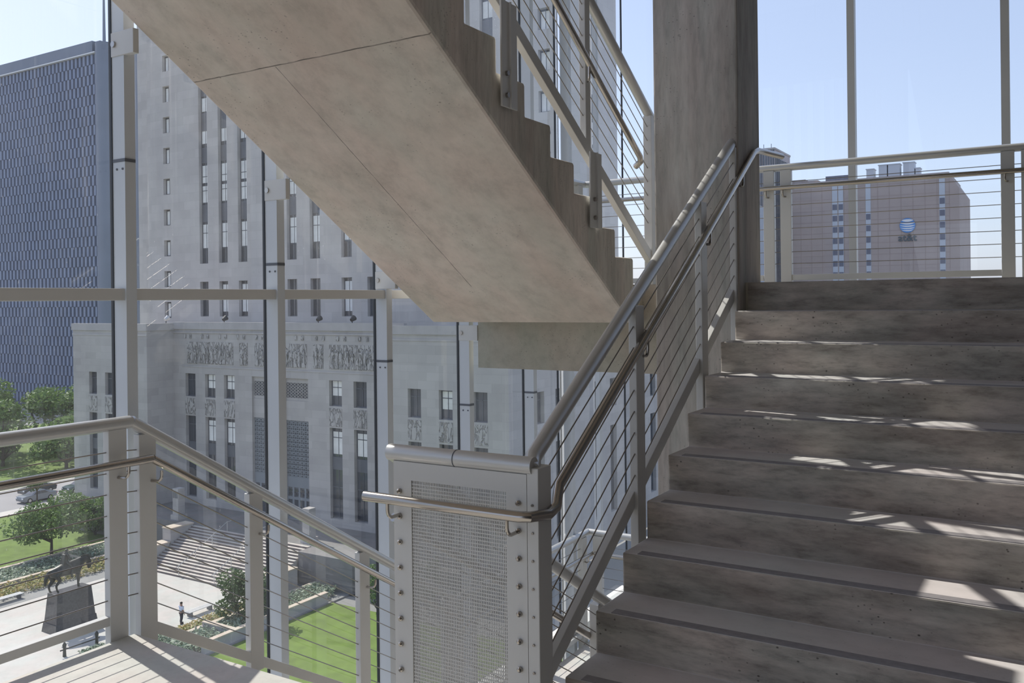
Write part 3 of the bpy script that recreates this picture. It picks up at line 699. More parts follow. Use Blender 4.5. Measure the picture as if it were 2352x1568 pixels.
def window(t, axis, c, h, depth, bars_v=1, bars_h=(), blind=None, spand=(), pane=M_WIN):
    a0, a1, z0, z1 = h
    def bx(m, u0, u1, w0, w1, d0, d1):
        if axis == 'y': m.box(u0, u1, c+d0, c+d1, w0, w1)
        else: m.box(c-d1, c-d0, u0, u1, w0, w1)
    m = MB(); fw_ = .07
    bx(m, a0, a0+fw_, z0, z1, depth-.06, depth); bx(m, a1-fw_, a1, z0, z1, depth-.06, depth)
    bx(m, a0, a1, z0, z0+fw_*1.6, depth-.06, depth); bx(m, a0, a1, z1-fw_, z1, depth-.06, depth)
    for k in range(bars_v): 
        u = a0+(a1-a0)*(k+1)/(bars_v+1); bx(m, u-.03, u+.03, z0, z1, depth-.05, depth)
    for z in bars_h: bx(m, a0, a1, z-.04, z+.04, depth-.05, depth)
    f = m.build('window_frame', M_SPAN, t)
    m = MB(); bx(m, a0+.02, a1-.02, z0+.02, z1-.02, depth+.0, depth+.03); m.build('pane', pane, f)
    if blind:
        m = MB()
        for (w0, w1) in blind: bx(m, a0+.12, a1-.12, w0, w1, depth-.02, depth-.004)
        m.build('blind', M_BLIND, f)
    if spand:
        m = MB()
        for (w0, w1) in spand: bx(m, a0+.02, a1-.02, w0, w1, depth-.08, depth)
        m.build('spandrel', M_SPAN, f)
t = thing('courthouse', (-71, 80, ZG), 'pale limestone courthouse tower with low wings and a carved frieze', 'building')
YM, YW, YT = 68.2, 64.5, 76.0
CX = -71.0
up_z, lo_z = (-10.65, -8.01), (-22.2, -12.87)
def bays(xs, w=1.72): return [(x-w/2, x+w/2) for x in xs]
mainb = bays([-85.2, -81.85, -78.7, -62.9, -59.6, -56.3])
holesM = []
for a, b in mainb: holesM += [(a, b, *up_z), (a, b, *lo_z)]
door = [(-75.1, -71.6), (-70.2, -66.7)]
for a, b in door: holesM += [(a, b, -23.0, -8.0)]
m = MB(); wallgrid(m, 'y', YM, -88, -53.8, TZ-.1, -2.9, holesM, .45); m.poly([(-88, YM, -2.9), (-53.8, YM, -2.9), (-53.8, YM+16, -2.9), (-88, YM+16, -2.9)])
m.build('wall', M_STONE, t, recalc=False)
m = MB(); m.box(-88, -53.8, YM-.18, YM+.3, -2.9, -2.1); m.box(-88, -53.8, YM+.3, YM+.6, -2.9, -2.3); m.build('parapet', M_STONE_W, t)
m = MB(); m.box(-88, -53.8, YM-.12, YM-.001, -3.35, -3.2); m.box(-86.5, -55.5, YM-.06, YM-.001, -7.25, -7.1); m.build('cornice_band', M_STONE_W, t)
# leaf mouldings under the parapet and the carved frieze
M_CARVE, _t = new_mat('carved_relief')
_bs = N(_t, 'ShaderNodeBsdfPrincipled', Roughness=.85); _o = N(_t, 'ShaderNodeOutputMaterial'); L(_t, _bs.outputs[0], _o.inputs[0])
_n = N(_t, 'ShaderNodeTexNoise', Scale=1., Detail=3., Distortion=.6); L(_t, pos(_t, (3.2, 3.2, 1.0)), _n.inputs['Vector'])
_cut = ramp(_t, math_n(_t, 'ABSOLUTE', math_n(_t, 'SUBTRACT', _n.outputs['Fac'], .5)), [(.0, g(0)), (.05, g(1))])
L(_t, mixc(_t, _cut, (.36, .345, .33), (.44, .42, .40)), _bs.inputs['Base Color'])
_bp = N(_t, 'ShaderNodeBump', Strength=1., Distance=.15); L(_t, _cut, _bp.inputs['Height']); L(_t, _bp.outputs[0], _bs.inputs['Normal'])
def figure(m, x, y, z0, h, rnd):
    s = h/2.3; lean = rnd.uniform(-.12, .12)*s
    m.sphere((x+lean, y, z0+h-.22*s), .16*s, (1, .5, 1.15), 1)
    m.hexa([(x-.26*s, y-.09, z0), (x+.26*s, y-.09, z0), (x+.26*s, y, z0), (x-.26*s, y, z0)],
           [(x-.24*s+lean, y-.1, z0+h*.80), (x+.24*s+lean, y-.1, z0+h*.80), (x+.24*s+lean, y, z0+h*.80), (x-.24*s+lean, y, z0+h*.80)])
    a = rnd.choice((-1, 1)); m.tube([(x+a*.2*s+lean, y-.06, z0+h*.76), (x+a*.38*s, y-.08, z0+h*rnd.uniform(.45, .6)), (x+a*.15*s, y-.1, z0+h*rnd.uniform(.35, .85))], .05*s, 5)
rnd = random.Random(4)
for a, b in ((-85.7, -78.0), (-77.0, -75.7), (-74.6, -66.8), (-65.9, -64.5), (-63.7, -56.2)):
    m = MB(); m.box(a, b, YM-.03, YM-.001, -6.85, -4.35); p = m.build('carved_frieze', M_CARVE, t)
    m = MB(); x = a+.4
    while x < b-.2: figure(m, x, YM-.03, -6.78, rnd.uniform(1.9, 2.25), rnd); x += rnd.uniform(.5, .8)
    m.build('relief_figures', M_CARVE, p)
m = MB()
for k in range(34): 
    x = -87+k*.98
    if k % 3: m.box(x-.16, x+.16, YM-.1, YM-.002, -3.95, -3.5)
m.build('leaf_moulding', M_CARVE, t)
for i, (a, b) in enumerate(mainb):
    window(t, 'y', YM, (a, b, *up_z), .45, 1, (-8.75,), blind=([(-9.6, -8.1)] if i in (1, 2, 3) else None))
    window(t, 'y', YM, (a, b, *lo_z), .45, 1, (-13.9, -16.6, -19.0), blind=([(-15.6, -13.3)] if i in (1, 2, 3, 4) else None), spand=[(-17.2, -15.9)])
    m = MB(); m.box(a, b, YM-.04, YM-.001, -12.7, -10.85); m.build('carved_panel', M_CARVE, t)
for i, (a, b) in enumerate(door):
    # bronze grille bay with doors
    m = MB(); m.box(a, b, YM+.25, YM+.4, -12.5, -10.4); m.build('stone_panel', M_STONE, t)
    m = MB(); m.box(a, b, YM+.42, YM+.45, -23, -8); bk = m.build('bay_back', M_SPAN, t)
    m = MB(); n_ = 12
    for k in range(n_+1): u = a+(b-a)*k/n_; m.box(u-.035, u+.035, YM+.33, YM+.41, -18.5, -12.5)
    for k in range(26): z = -18.5+k*.235; m.box(a, b, YM+.34, YM+.40, z, z+.07)
    for k in range(n_):
        for j in range(0, 26, 2): 
            u = a+(b-a)*(k+.5)/n_; z = -18.4+j*.235+(.1 if k % 2 else 0); m.box(u-.09, u+.09, YM+.32, YM+.39, z, z+.12)
    m.build('bronze_grille', plain('grille_metal', (.22, .24, .26), .5) if i == 0 else MATS['grille_metal'], t)
    m = MB(); nn = 7
    m.box(a, b, YM+.3, YM+.36, -8.5, -8.0); m.box(a, b, YM+.3, YM+.36, -10.4, -10.1)
    for k in range(nn):
        for j in range(5):
            u = a+(b-a)*(k+.5)/nn; z = -9.95+j*.32
            m.bar((u-.2, YM+.34, z-.14), (u+.2, YM+.34, z+.14), .06, .06, (0, 1, 0)); m.bar((u-.2, YM+.34, z+.14), (u+.2, YM+.34, z-.14), .06, .06, (0, 1, 0))
    m.build('stone_tracery', M_STONE, t)
    m = MB(); m.box(a, b, YM+.30, YM+.41, -19.6, -18.5); m.box(a, b, YM+.30, YM+.41, -23, -22.7)
    for k in range(5): u = a+(b-a)*k/4; m.box(max(a, u-.14), min(b, u+.14), YM+.32, YM+.415, -22.7, -19.6)
    m.box(a, b, YM+.31, YM+.412, -20.9, -20.6); fr = m.build('door_frame', MATS['grille_metal'], t)
    for k in range(4):
        u0 = a+(b-a)*k/4+.16; u1 = a+(b-a)*(k+1)/4-.16
        m = MB(); m.box(u0, u1, YM+.37, YM+.415, -22.7, -20.9); d = m.build('door', M_WIN, fr)
    m = MB()
    for k in range(4):
        for j in range(2):
            for q in range(2):
                u = a+(b-a)*(k+.35+.3*j)/4; z = -20.45+q*.40; m.box(u-.09, u+.09, YM+.29, YM+.36, z, z+.26)
    m.build('transom_lights', M_WIN, fr)
# wings
def wing(x0, x1, cols, side):
    holes = []
    for a, b in bays(cols, 1.5): holes += [(a, b, -10.6, -7.96), (a, b, -21.9, -12.8)]
    m = MB(); wallgrid(m, 'y', YW, x0, x1, ZG, -3.0, holes, .45)
    # faces along x
    if side == 'east':
        hs = []
        for yc in (69.9, 73.6, 81.9, 85.5, 92.7, 96.3): hs += [(yc-.78, yc+.78, -11.2, -8.3), (yc-.78, yc+.78, -22.3, -13.2)]
        wallgrid(m, 'x', x1, YW, 102, ZG, -3.0, hs, .45)
    else:
        wallgrid(m, 'x', x1, YW, YM, TZ-3, -3.0, [], .4); m.poly([(x0, YW, ZG), (x0, YW, -3), (x0, 102, -3), (x0, 102, ZG)])
    if side == 'east': m.poly([(x0, YW, ZG), (x0, YM, ZG), (x0, YM, -3), (x0, YW, -3)])
    m.poly([(x0, YW, -3), (x1, YW, -3), (x1, 102, -3), (x0, 102, -3)]); m.poly([(x0, 102, ZG), (x1, 102, ZG), (x1, 102, -3), (x0, 102, -3)])
    m.build('wing_wall', M_STONE, t, recalc=False)
    m = MB(); m.box(x0-.12, x1+.12, YW-.15, YW+.4, -3.0, -2.2); m.box(x1-.4, x1+.12, YW+.4, 102, -3.0, -2.2) if side == 'east' else m.box(x1-.4, x1+.12, YW+.4, YM, -3.0, -2.2)
    m.box(x0-.05, x1+.05, YW-.06, YW-.001, -3.6, -3.4)
    m.build('parapet', M_STONE_W, t)
    for i, (a, b) in enumerate(bays(cols, 1.5)):
        window(t, 'y', YW, (a, b, -10.6, -7.96), .45, 1, (-8.7,), blind=([(-9.7, -8.1)] if (side == 'east' and i == 1) else None))
        window(t, 'y', YW, (a, b, -21.9, -12.8), .45, 1, (-13.9, -16.6, -19.0), spand=[(-17.2, -15.9)])
        m = MB(); m.box(a, b, YW-.04, YW-.001, -12.6, -10.8); m.build('carved_panel', M_CARVE, t)
    if side == 'east':
        for h in hs: window(t, 'x', x1, h, .45, 1, ((h[3]-.8,) if h[3] > -9 else (-14.3, -16.6, -19)))
wing(-102, -88, (-98.1, -95.0, -91.9), 'west')
wing(-53.8, -39.8, (-49.9, -46.4, -42.7), 'east')
# tower
TX0, TX1, TY1, TZ1 = -103.0, -38.6, 84.6, 62
stripx = [-92.1, -88.5, -85.0, -76.7, -73.0, -68.2, -64.4, -56.2, -52.7, -49.1]
smallx = [-99.2, -42.4]
hs = []
zf = [2.8, 5.1]
for x in stripx: hs += [(x-.78, x+.78, -1.6, 2.8), (x-.78, x+.78, 5.1, 58)]
for x in smallx:
    for k in range(14): z = -1.4+4.04*k-.6; hs.append((x-.66, x+.66, z+.2, z+2.3))
m = MB(); wallgrid(m, 'y', YT, TX0, TX1, -3, TZ1, hs, .5)
he = [(78.7, 80.2, 5.1, 58), (78.7, 80.2, -1.6, 2.8)]
wallgrid(m, 'x', TX1, YT, TY1, -3, TZ1, he, .5)
m.poly([(TX0, YT, -3), (TX0, YT, TZ1), (TX0, TY1, TZ1), (TX0, TY1, -3)]); m.poly([(TX0, TY1, -3), (TX1, TY1, -3), (TX1, TY1, TZ1), (TX0, TY1, TZ1)]); m.poly([(TX0, YT, TZ1), (TX1, YT, TZ1), (TX1, TY1, TZ1), (TX0, TY1, TZ1)])
m.build('tower_wall', M_TOWER, t, recalc=False)
def strip(axis, c, h):
    sp = []; z = 10.4; bl = []
    sp = [(10.4, 12.6), (17.9, 19.9), (22.0, 24.3), (26.4, 28.7), (30.8, 33.1), (35.2, 37.5), (39.6, 41.9), (44, 46.3), (48.4, 50.7), (52.8, 55.1)]
    bl = [(12.9, 15.0), (15.4, 17.6), (7.1, 10.1)]+[(a+2.5, a+4.2) for a, b in sp[1:-1]]
    window(t, axis, c, h, .5, 1, (7.0, 9.0, 14.4, 16.2), blind=bl, spand=sp)
for x in stripx:
    strip('y', YT, (x-.78, x+.78, 5.1, 58)); window(t, 'y', YT, (x-.78, x+.78, -1.6, 2.8), .5, 1, (1.2,), blind=[(-1.0, 2.4)] if x in (-85.0, -88.5, -68.2) else None)
for h in he: (strip if h[2] > 0 else (lambda a, c, hh: window(t, a, c, hh, .5, 1, (1.2,))))('x', TX1, h)
for x in smallx:
    for k in range(14): 
        z = -2.0+4.04*k; window(t, 'y', YT, (x-.66, x+.66, z+.2, z+2.3), .5, 1, (), blind=[(z+.35, z+2.1)])
m = MB(); m.box(TX0-3.4, TX0-.02, YT+1, TY1-1, -3, 58); m.build('side_wing', M_TOWER, t)
for k, x in enumerate((-91.0, -80.8, -73.6, -66.3, -61.6)):
    f = thing('floodlight', (x, 69.4, -2.9), 'small floodlight on the courthouse roof edge, number %s from the left' % ('one', 'two', 'three', 'four', 'five')[k], 'floodlight', 'floodlights on the courthouse roof')
    f['label'] = 'small floodlight on the courthouse roof '+['below the left window strips', 'left of the second mullion', 'below the dark windows right of the second mullion', 'near the third mullion', 'just before the third mullion'][k]
    m = MB(); m.tube([(x, 69.4, -2.9), (x, 69.4, -1.9)], .05, 6); m.build('stand', M_BLACK, f)
    m = MB(); m.tube([(x, 69.25, -1.85), (x, 69.7, -1.6)], .28, 10, radii=[.18, .32]); m.build('lamp_head', M_TUBE if k == 0 else M_BLACK, f, smooth=True)
# flat bench slabs and the low barrier
def bench(x, y, l, lab, ang=0):
    t_ = thing('plaza_bench', (x, y, ZG), lab, 'bench')
    m = MB()
    for k in range(3): m.box(x-.33+k*.24, x-.14+k*.24, y-l/2, y+l/2, ZG+.42, ZG+.47)
    m.build('seat', M_CURB if ang else M_PAINT, t_)
    for s in (-1, 1):
        m = MB(); m.box(x-.3, x+.3, y+s*(l/2-.3)-.05, y+s*(l/2-.3)+.05, ZG, ZG+.42); m.build('leg', M_SPAN, t_)
bed('weed_patch', M_HEDGE, -62.5, -61.6, 39.6, 41.6, .2, 350, .12, 'small green patch of weeds in the paving beside the low barrier')
bench(-61.6, 50.0, 2.6, 'slatted bench casting a shadow at the right plaza edge, near the person')
bench(-78.9, 43.2, 3.2, 'slatted bench at the far left, beside the flower border')
t = thing('low_barrier', (-63, 40.3, ZG), 'low dark barrier bar between two squat stone posts in front of the statue', 'barrier')
m = MB(); m.tube([(-62.9, 38.5, ZG+.5), (-62.8, 41.6, ZG+.5)], .05, 8); m.build('bar', M_BRONZE, t)
for y in (38.8, 41.4):
    m = MB(); m.tube([(-62.85, y, ZG), (-62.85, y, ZG+.6), (-62.85, y, ZG+.85), (-62.85, y, ZG+1.05)], .13, 10, radii=[.13, .1, .15, .05]); m.build('post', M_BRONZE, t, smooth=True)

# ------------------------------------------------------------------ equestrian statue
def skin(name, verts, edges, mat, parent, root=0, sub=2):
    me = bpy.data.meshes.new(name); org = ORG[parent.name]
    me.from_pydata([Vector(v[:3])-org for v in verts], edges, []); me.materials.append(mat)
    o = bpy.data.objects.new(name, me); COL.objects.link(o); ORG[o.name] = org; o.parent = parent
    sk = o.modifiers.new('skin', 'SKIN'); sk.use_smooth_shade = True
    sv = me.skin_vertices[0].data if me.skin_vertices else None
    if sv is None:
        bm = bmesh.new(); bm.from_mesh(me); bm.verts.layers.skin.verify(); bm.to_mesh(me); bm.free(); sv = me.skin_vertices[0].data
    for i, v in enumerate(verts):
        rr = v[3] if isinstance(v[3], tuple) else (v[3], v[3]); sv[i].radius = rr; sv[i].use_root = (i == root)
    ss = o.modifiers.new('sub', 'SUBSURF'); ss.levels = sub; ss.render_levels = sub
    return o
SX, SY = -68.3, 42.7
t = thing('equestrian_statue', (SX, SY, ZG), 'dark bronze statue of a rider on a horse standing on a tapered dark stone pedestal', 'statue')
def frus(m, x0, x1, y0, y1, z0, z1, i): m.hexa([(x0, y0, z0), (x1, y0, z0), (x1, y1, z0), (x0, y1, z0)], [(x0+i, y0+i, z1), (x1-i, y0+i, z1), (x1-i, y1-i, z1), (x0+i, y1-i, z1)])
m = MB(); frus(m, SX-.85, SX+.85, SY-1.7, SY+1.65, ZG+.7, -22.95, .2); ped = m.build('pedestal', M_GRANITE, t, bevel=.02)
m = MB(); frus(m, SX-.97, SX+.97, SY-1.85, SY+1.8, ZG, ZG+.72, .1); m.build('pedestal_base', M_GRANITE, ped)
b0 = -22.95
def hz(z): return b0+z
V = [(SX, SY-.75, hz(1.72), (.40, .46)), (SX, SY, hz(1.62), (.38, .43)), (SX, SY+.65, hz(1.70), (.37, .44)), (SX, SY+1.0, hz(2.0), (.24, .32)), (SX, SY+1.34, hz(2.12), (.19, .28)), (SX, SY+1.58, hz(1.95), (.16, .22)), (SX, SY+1.68, hz(1.55), (.13, .17)), (SX, SY+1.62, hz(1.22), (.10, .11)),
     (SX, SY-1.2, hz(1.75), (.12, .12)), (SX, SY-1.45, hz(1.3), (.12, .14)), (SX, SY-1.5, hz(.75), (.05, .05))]
Eg = [(0, 1), (1, 2), (2, 3), (3, 4), (4, 5), (5, 6), (6, 7), (0, 8), (8, 9), (9, 10)]
for sx in (-.22, .22):      # hind legs
    i = len(V); dy = .18 if sx > 0 else -.12
    V += [(SX+sx, SY-.85+dy*.3, hz(1.3), (.19, .27)), (SX+sx, SY-.72+dy, hz(.95), (.13, .16)), (SX+sx, SY-1.02+dy, hz(.6), (.08, .09)), (SX+sx, SY-.95+dy, hz(.2), (.055, .06)), (SX+sx, SY-.85+dy, hz(.04), (.09, .10))]
    Eg += [(0, i), (i, i+1), (i+1, i+2), (i+2, i+3), (i+3, i+4)]
for sx in (-.2, .2):        # fore legs
    i = len(V); dy = .25 if sx < 0 else -.05
    V += [(SX+sx, SY+.72, hz(1.25), (.16, .2)), (SX+sx, SY+.75+dy*.6, hz(.85), (.10, .11)), (SX+sx, SY+.78+dy, hz(.62), (.08, .08)), (SX+sx, SY+.75+dy*.8, hz(.2), (.055, .055)), (SX+sx, SY+.82+dy*.8, hz(.04), (.085, .1))]
    Eg += [(2, i), (i, i+1), (i+1, i+2), (i+2, i+3), (i+3, i+4)]
V = [(v[0], SY-.30+(v[1]-SY)*1.2, b0+(v[2]-b0)*1.0, tuple(q*(1.25 if i < 11 else 1.15) for q in v[3])) for i, v in enumerate(V)]
horse = skin('horse', V, Eg, M_BRONZE, t, 1)
SY += .05
m = MB()
for s in (-1, 1): m.hexa([(SX+s*.05, SY+1.66, hz(2.1)), (SX+s*.13, SY+1.66, hz(2.1)), (SX+s*.13, SY+1.75, hz(2.1)), (SX+s*.05, SY+1.75, hz(2.1))], [(SX+s*.08, SY+1.76, hz(2.38)), (SX+s*.1, SY+1.76, hz(2.38)), (SX+s*.1, SY+1.78, hz(2.38)), (SX+s*.08, SY+1.78, hz(2.38))])
m.build('ears', M_BRONZE, horse)
m = MB(); m.bar((SX, SY+.9, hz(2.30)), (SX, SY+1.6, hz(2.28)), .06, .30); m.build('mane', M_BRONZE, horse, bevel=.01)
m = MB(); m.hexa([(SX-.44, SY-.35, hz(1.55)), (SX+.44, SY-.35, hz(1.55)), (SX+.44, SY+.2, hz(1.55)), (SX-.44, SY+.2, hz(1.55))], [(SX-.3, SY-.4, hz(2.1)), (SX+.3, SY-.4, hz(2.1)), (SX+.3, SY+.25, hz(2.08)), (SX-.3, SY+.25, hz(2.08))]); m.build('saddle_cloth', M_BRONZE, horse, bevel=.05)
SY -= .3
V = [(SX, SY-.1, hz(2.2), (.21, .17)), (SX, SY-.12, hz(2.5), (.19, .14)), (SX, SY-.08, hz(2.85), (.24, .16)), (SX, SY-.05, hz(3.03), (.08, .08)), (SX, SY-.02, hz(3.2), (.12, .14)), (SX, SY-.02, hz(3.3), (.10, .11))]
Eg = [(0, 1), (1, 2), (2, 3), (3, 4), (4, 5)]
for s in (-1, 1):
    i = len(V); V += [(SX+s*.28, SY-.06, hz(2.85), .09), (SX+s*.36, SY-.02, hz(2.55), .075), (SX+s*.2, SY+.28, hz(2.42), .055), (SX+s*.14, SY+.36, hz(2.42), .05)]; Eg += [(2, i), (i, i+1), (i+1, i+2), (i+2, i+3)]
    i = len(V); V += [(SX+s*.30, SY+.02, hz(2.1), .14), (SX+s*.46, SY+.25, hz(1.75), .11), (SX+s*.48, SY+.1, hz(1.3), .08), (SX+s*.48, SY+.05, hz(1.1), .07), (SX+s*.5, SY+.25, hz(1.07), .05)]; Eg += [(0, i), (i, i+1), (i+1, i+2), (i+2, i+3), (i+3, i+4)]
rider = skin('rider', V, Eg, M_BRONZE, t, 0)
m = MB(); m.hexa([(SX-.24, SY-.22, hz(2.1)), (SX+.24, SY-.22, hz(2.1)), (SX+.3, SY-.5, hz(1.95)), (SX-.3, SY-.5, hz(1.95))], [(SX-.22, SY-.2, hz(2.9)), (SX+.22, SY-.2, hz(2.9)), (SX+.2, SY-.28, hz(2.9)), (SX-.2, SY-.28, hz(2.9))]); m.build('cape', M_BRONZE, rider, bevel=.03)

# ------------------------------------------------------------------ person on the plaza
PX, PY_ = -60.9, 47.6
t = thing('person', (PX, PY_, ZG), 'person in pale blue shirt and dark trousers, elbow raised, on the plaza', 'person')
def pv(x, y, z, r): return (PX+x, PY_+y, ZG+z, r)
V = [pv(0, 0, .95, (.16, .12)), pv(0, 0, 1.15, (.15, .11)), pv(0, 0, 1.38, (.19, .12)), pv(0, .01, 1.5, (.06, .06)), pv(0, .03, 1.62, (.085, .10)), pv(0, .03, 1.70, (.07, .085)),
     pv(-.2, 0, 1.42, .06), pv(-.36, .05, 1.33, .045), pv(-.20, .10, 1.55, .038), pv(-.13, .11, 1.60, .035),
     pv(.2, 0, 1.42, .06), pv(.26, -.02, 1.14, .045), pv(.24, .08, .90, .036), pv(.24, .10, .80, .035),
     pv(-.09, 0, .86, .10), pv(-.10, .06, .48, .068), pv(-.10, -.02, .10, .045), pv(-.10, .12, .04, .04),
     pv(.09, 0, .86, .10), pv(.11, -.04, .48, .068), pv(.12, -.16, .10, .045), pv(.12, -.04, .04, .04)]
Eg = [(0, 1), (1, 2), (2, 3), (3, 4), (4, 5), (2, 6), (6, 7), (7, 8), (8, 9), (2, 10), (10, 11), (11, 12), (12, 13), (0, 14), (14, 15), (15, 16), (16, 17), (0, 18), (18, 19), (19, 20), (20, 21)]
body = skin('body', V, Eg, M_SKIN, t, 0)
def inflate(idx, d, vs): return [(*vs[i][:3], tuple(q+d for q in (vs[i][3] if isinstance(vs[i][3], tuple) else (vs[i][3],)*2))) for i in idx]
ss_ = [1, 0, 2, 6, 7, 10, 11]
skin('shirt', inflate(ss_, .018, V), [(0, 1), (0, 2), (2, 3), (3, 4), (2, 5), (5, 6)], M_SHIRT, t, 0)
st_ = [0, 14, 15, 16, 18, 19, 20]
skin('trousers', inflate(st_, .022, V), [(0, 1), (1, 2), (2, 3), (0, 4), (4, 5), (5, 6)], M_TROU, t, 0)
m = MB(); m.sphere((PX, PY_+.0, ZG+1.70), .105, (1, 1.1, .85), 2); m.build('hair', M_HAIR, t, smooth=True)
m = MB()
for k in range(5): m.tube([(PX-.13+.012*(k-2), PY_+.12, ZG+1.62), (PX-.115+.012*(k-2), PY_+.125, ZG+1.66), (PX-.10+.01*(k-2), PY_+.115, ZG+1.69)], .008, 6)
for k in range(5): m.tube([(PX+.22+.014*k, PY_+.10, ZG+.79), (PX+.22+.014*k, PY_+.11, ZG+.74), (PX+.22+.014*k, PY_+.10, ZG+.70)], .008, 6)
m.build('fingers', M_SKIN, body, smooth=True)
m = MB()
for x, y in ((-.10, .08), (.12, -.08)): m.box(PX+x-.05, PX+x+.05, PY_+y-.12, PY_+y+.16, ZG, ZG+.09)
m.build('shoes', M_TROU, t, bevel=.02)

# ------------------------------------------------------------------ cars
def car(x, y, rz, mat, lab, kind='sedan'):
    t = thing('car', (0, 0, 0), lab, 'car')
    prof = [(-2.3, .35), (-2.35, .6), (-2.28, .88), (-1.75, .98), (-1.05, 1.02), (-.45, 1.42), (.1, 1.48), (.75, 1.44), (1.45, 1.08), (2.1, 1.02), (2.32, .85), (2.34, .5), (2.25, .3), (-2.2, .25)]
    def loft(pr, wl, wh, zc):
        m = MB(); rows = []
        for s in (-1, -.86, .86, 1):
            rr = []
            for yy, z in pr:
                w = wl if z < zc else wl+(wh-wl)*min(1, (z-zc)/.5)
                inn = 1 if abs(s) < 1 else 0
                rr.append(m.bm.verts.new((math.copysign(w*abs(s) if abs(s) < 1 else w, s), yy*(1 if abs(s) < 1 else .985), z-(0 if abs(s) < 1 else .05))))
            rows.append(rr)
        n = len(pr)
        for i in range(3):
            for j in range(n): m.bm.faces.new([rows[i][j], rows[i][(j+1) % n], rows[i+1][(j+1) % n], rows[i+1][j]])
        m.bm.faces.new(rows[0]); m.bm.faces.new(rows[3][::-1]); return m
    b = loft(prof, .90, .68, .95).build('body', mat, t, bevel=.04)
    m = MB()
    for s in (-1, 1):
        m.hexa([(s*.86, -.85, 1.03), (s*.86, .1, 1.03), (s*.70, .05, 1.38), (s*.70, -.42, 1.36)], [(s*.875, -.85, 1.03), (s*.875, .1, 1.03), (s*.715, .05, 1.38), (s*.715, -.42, 1.36)])
        m.hexa([(s*.86, .18, 1.03), (s*.86, 1.1, 1.03), (s*.70, .75, 1.36), (s*.70, .15, 1.38)], [(s*.875, .18, 1.03), (s*.875, 1.1, 1.03), (s*.715, .75, 1.36), (s*.715, .15, 1.38)])
    m.build('side_windows', M_WIN, b)
    m = MB(); m.poly([(-.74, -1.08, 1.03), (.74, -1.08, 1.03), (.6, -.5, 1.41), (-.6, -.5, 1.41)]); m.build('windscreen', M_WIN, b)
    m = MB(); m.poly([(-.72, 1.46, 1.10), (.72, 1.46, 1.10), (.6, .84, 1.43), (-.6, .84, 1.43)]); m.build('rear_window', M_WIN, b)
    for sx in (-1, 1):
        for yy in (-1.42, 1.38):
            m = MB(); m.tube([(sx*.72, yy, .33), (sx*.92, yy, .33)], .33, 18); w = m.build('wheel', M_TYRE, t)
            m = MB(); m.tube([(sx*.921, yy, .33), (sx*.935, yy, .33)], .2, 12); m.build('hub', M_TUBE, w)
    m = MB()
    for sx in (-.7, .7): m.box(sx-.16, sx+.16, -2.36, -2.30, .62, .76)
    m.build('headlights', M_WHITE, t)
    m = MB()
    for sx in (-.72, .72): m.box(sx-.13, sx+.13, 2.31, 2.37, .66, .84)
    m.build('tail_lights', plain('tail_light_red_%d' % int(y), (.35, .02, .02), .3), t)
    t.location = (x, y, ZG-.03); t.rotation_euler = (0, 0, rz)
    return t
car(-116.4, 68.2, 0, M_CARS, 'silver grey saloon car driving on the street at the left')
car(-117.0, 74.9, 0, M_CARD, 'dark green car on the street, half hidden by the courthouse corner')
car(-121.0, 71.0, 0, M_CARW, 'dark grey car in the next lane behind the silver saloon')

# ------------------------------------------------------------------ louvred tower at the left
FY, FX1, FX0, FZ1 = 133.0, -196.2, -330.0, 64.6
t = thing('louvred_office_tower', (-260, 150, ZG), 'tall blue grey office tower with staggered vertical louvres at the far left', 'building')
m = MB(); m.box(FX0, FX1, FY, FY+32, ZG, 62.0); m.build('tower_body', M_FEDD, t)
m = MB()
m.tube([(FX1-1.6, FY+1.2, ZG), (FX1-1.6, FY+1.2, 63.9)], 2.2, 20)
m.box(FX1-1.6, FX1+.6, FY+1.2, FY+31, ZG, 63.9); m.build('rounded_corner', M_FEDW, t, smooth=True)
m = MB(); m.box(FX0, FX1-2.2, FY+.3, FY+31, 62, 64.6); m.box(FX0, FX1-4.0, FY-.6, FY+.3, 62.0, 64.6); m.build('roof_parapet', M_FEDW, t)
m = MB(); m.box(FX0, FX1-2.6, FY-1.0, FY, 61.45, 61.75); m.build('white_band', M_WHITE, t)
m = MB(); pitch = 1.62
for r in range(35):
    zt_ = 61.3-r*2.47
    n = int((FX1-2.6-FX0)/pitch)
    for k in range(n):
        x = FX1-2.9-k*pitch-(pitch/2 if r % 2 else 0)
        if x < -262: break
        m.box(x-.40, x+.40, FY-.45, FY, zt_-2.40, zt_)
m.build('louvres', M_FEDL, t)
m = MB()
m.tube([(-200.7, FY+3, 64.6), (-200.7, FY+3, 80)], .35, 8, radii=[.4, .2]); m.build('antenna', M_FEDW, t)
# low wall / brick terrace across the street behind the trees
slab('park_wall', M_BRICK, -165, -131, 116, 116.6, ZG, ZG+1.6, 'low brown wall in the park across the street')

# ------------------------------------------------------------------ office tower with the sign, beyond the far glass
AY, AZ = 300.0, 37.6
t = thing('office_tower', (-50, 315, ZG), 'pinkish brown panelled office tower with a blue globe sign, beyond the far railing', 'building')
m = MB(); m.prism([(AY, ZG), (AY, AZ), (AY+40, AZ), (AY+40, ZG)], -75.0, -27.0)
m.hexa([(-27, AY, ZG), (-24.2, AY, ZG), (-24.2, AY+40, ZG), (-27, AY+40, ZG)], [(-27, AY, 37.0), (-24.2, AY, 32.5), (-24.2, AY+40, 32.5), (-27, AY+40, 37.0)])
m.build('wall', M_BRICK, t)
m = MB()
for k in range(15):
    x = -74.5+k*3.4; m.box(x-.05, x+.05, AY-.05, AY-.001, ZG, AZ-.2)
for k in range(16): z = 35.2-k*3.65; m.box(-74.9, -27, AY-.04, AY-.0015, z-.04, z+.04)
m.build('panel_seams', M_SEAM, t)
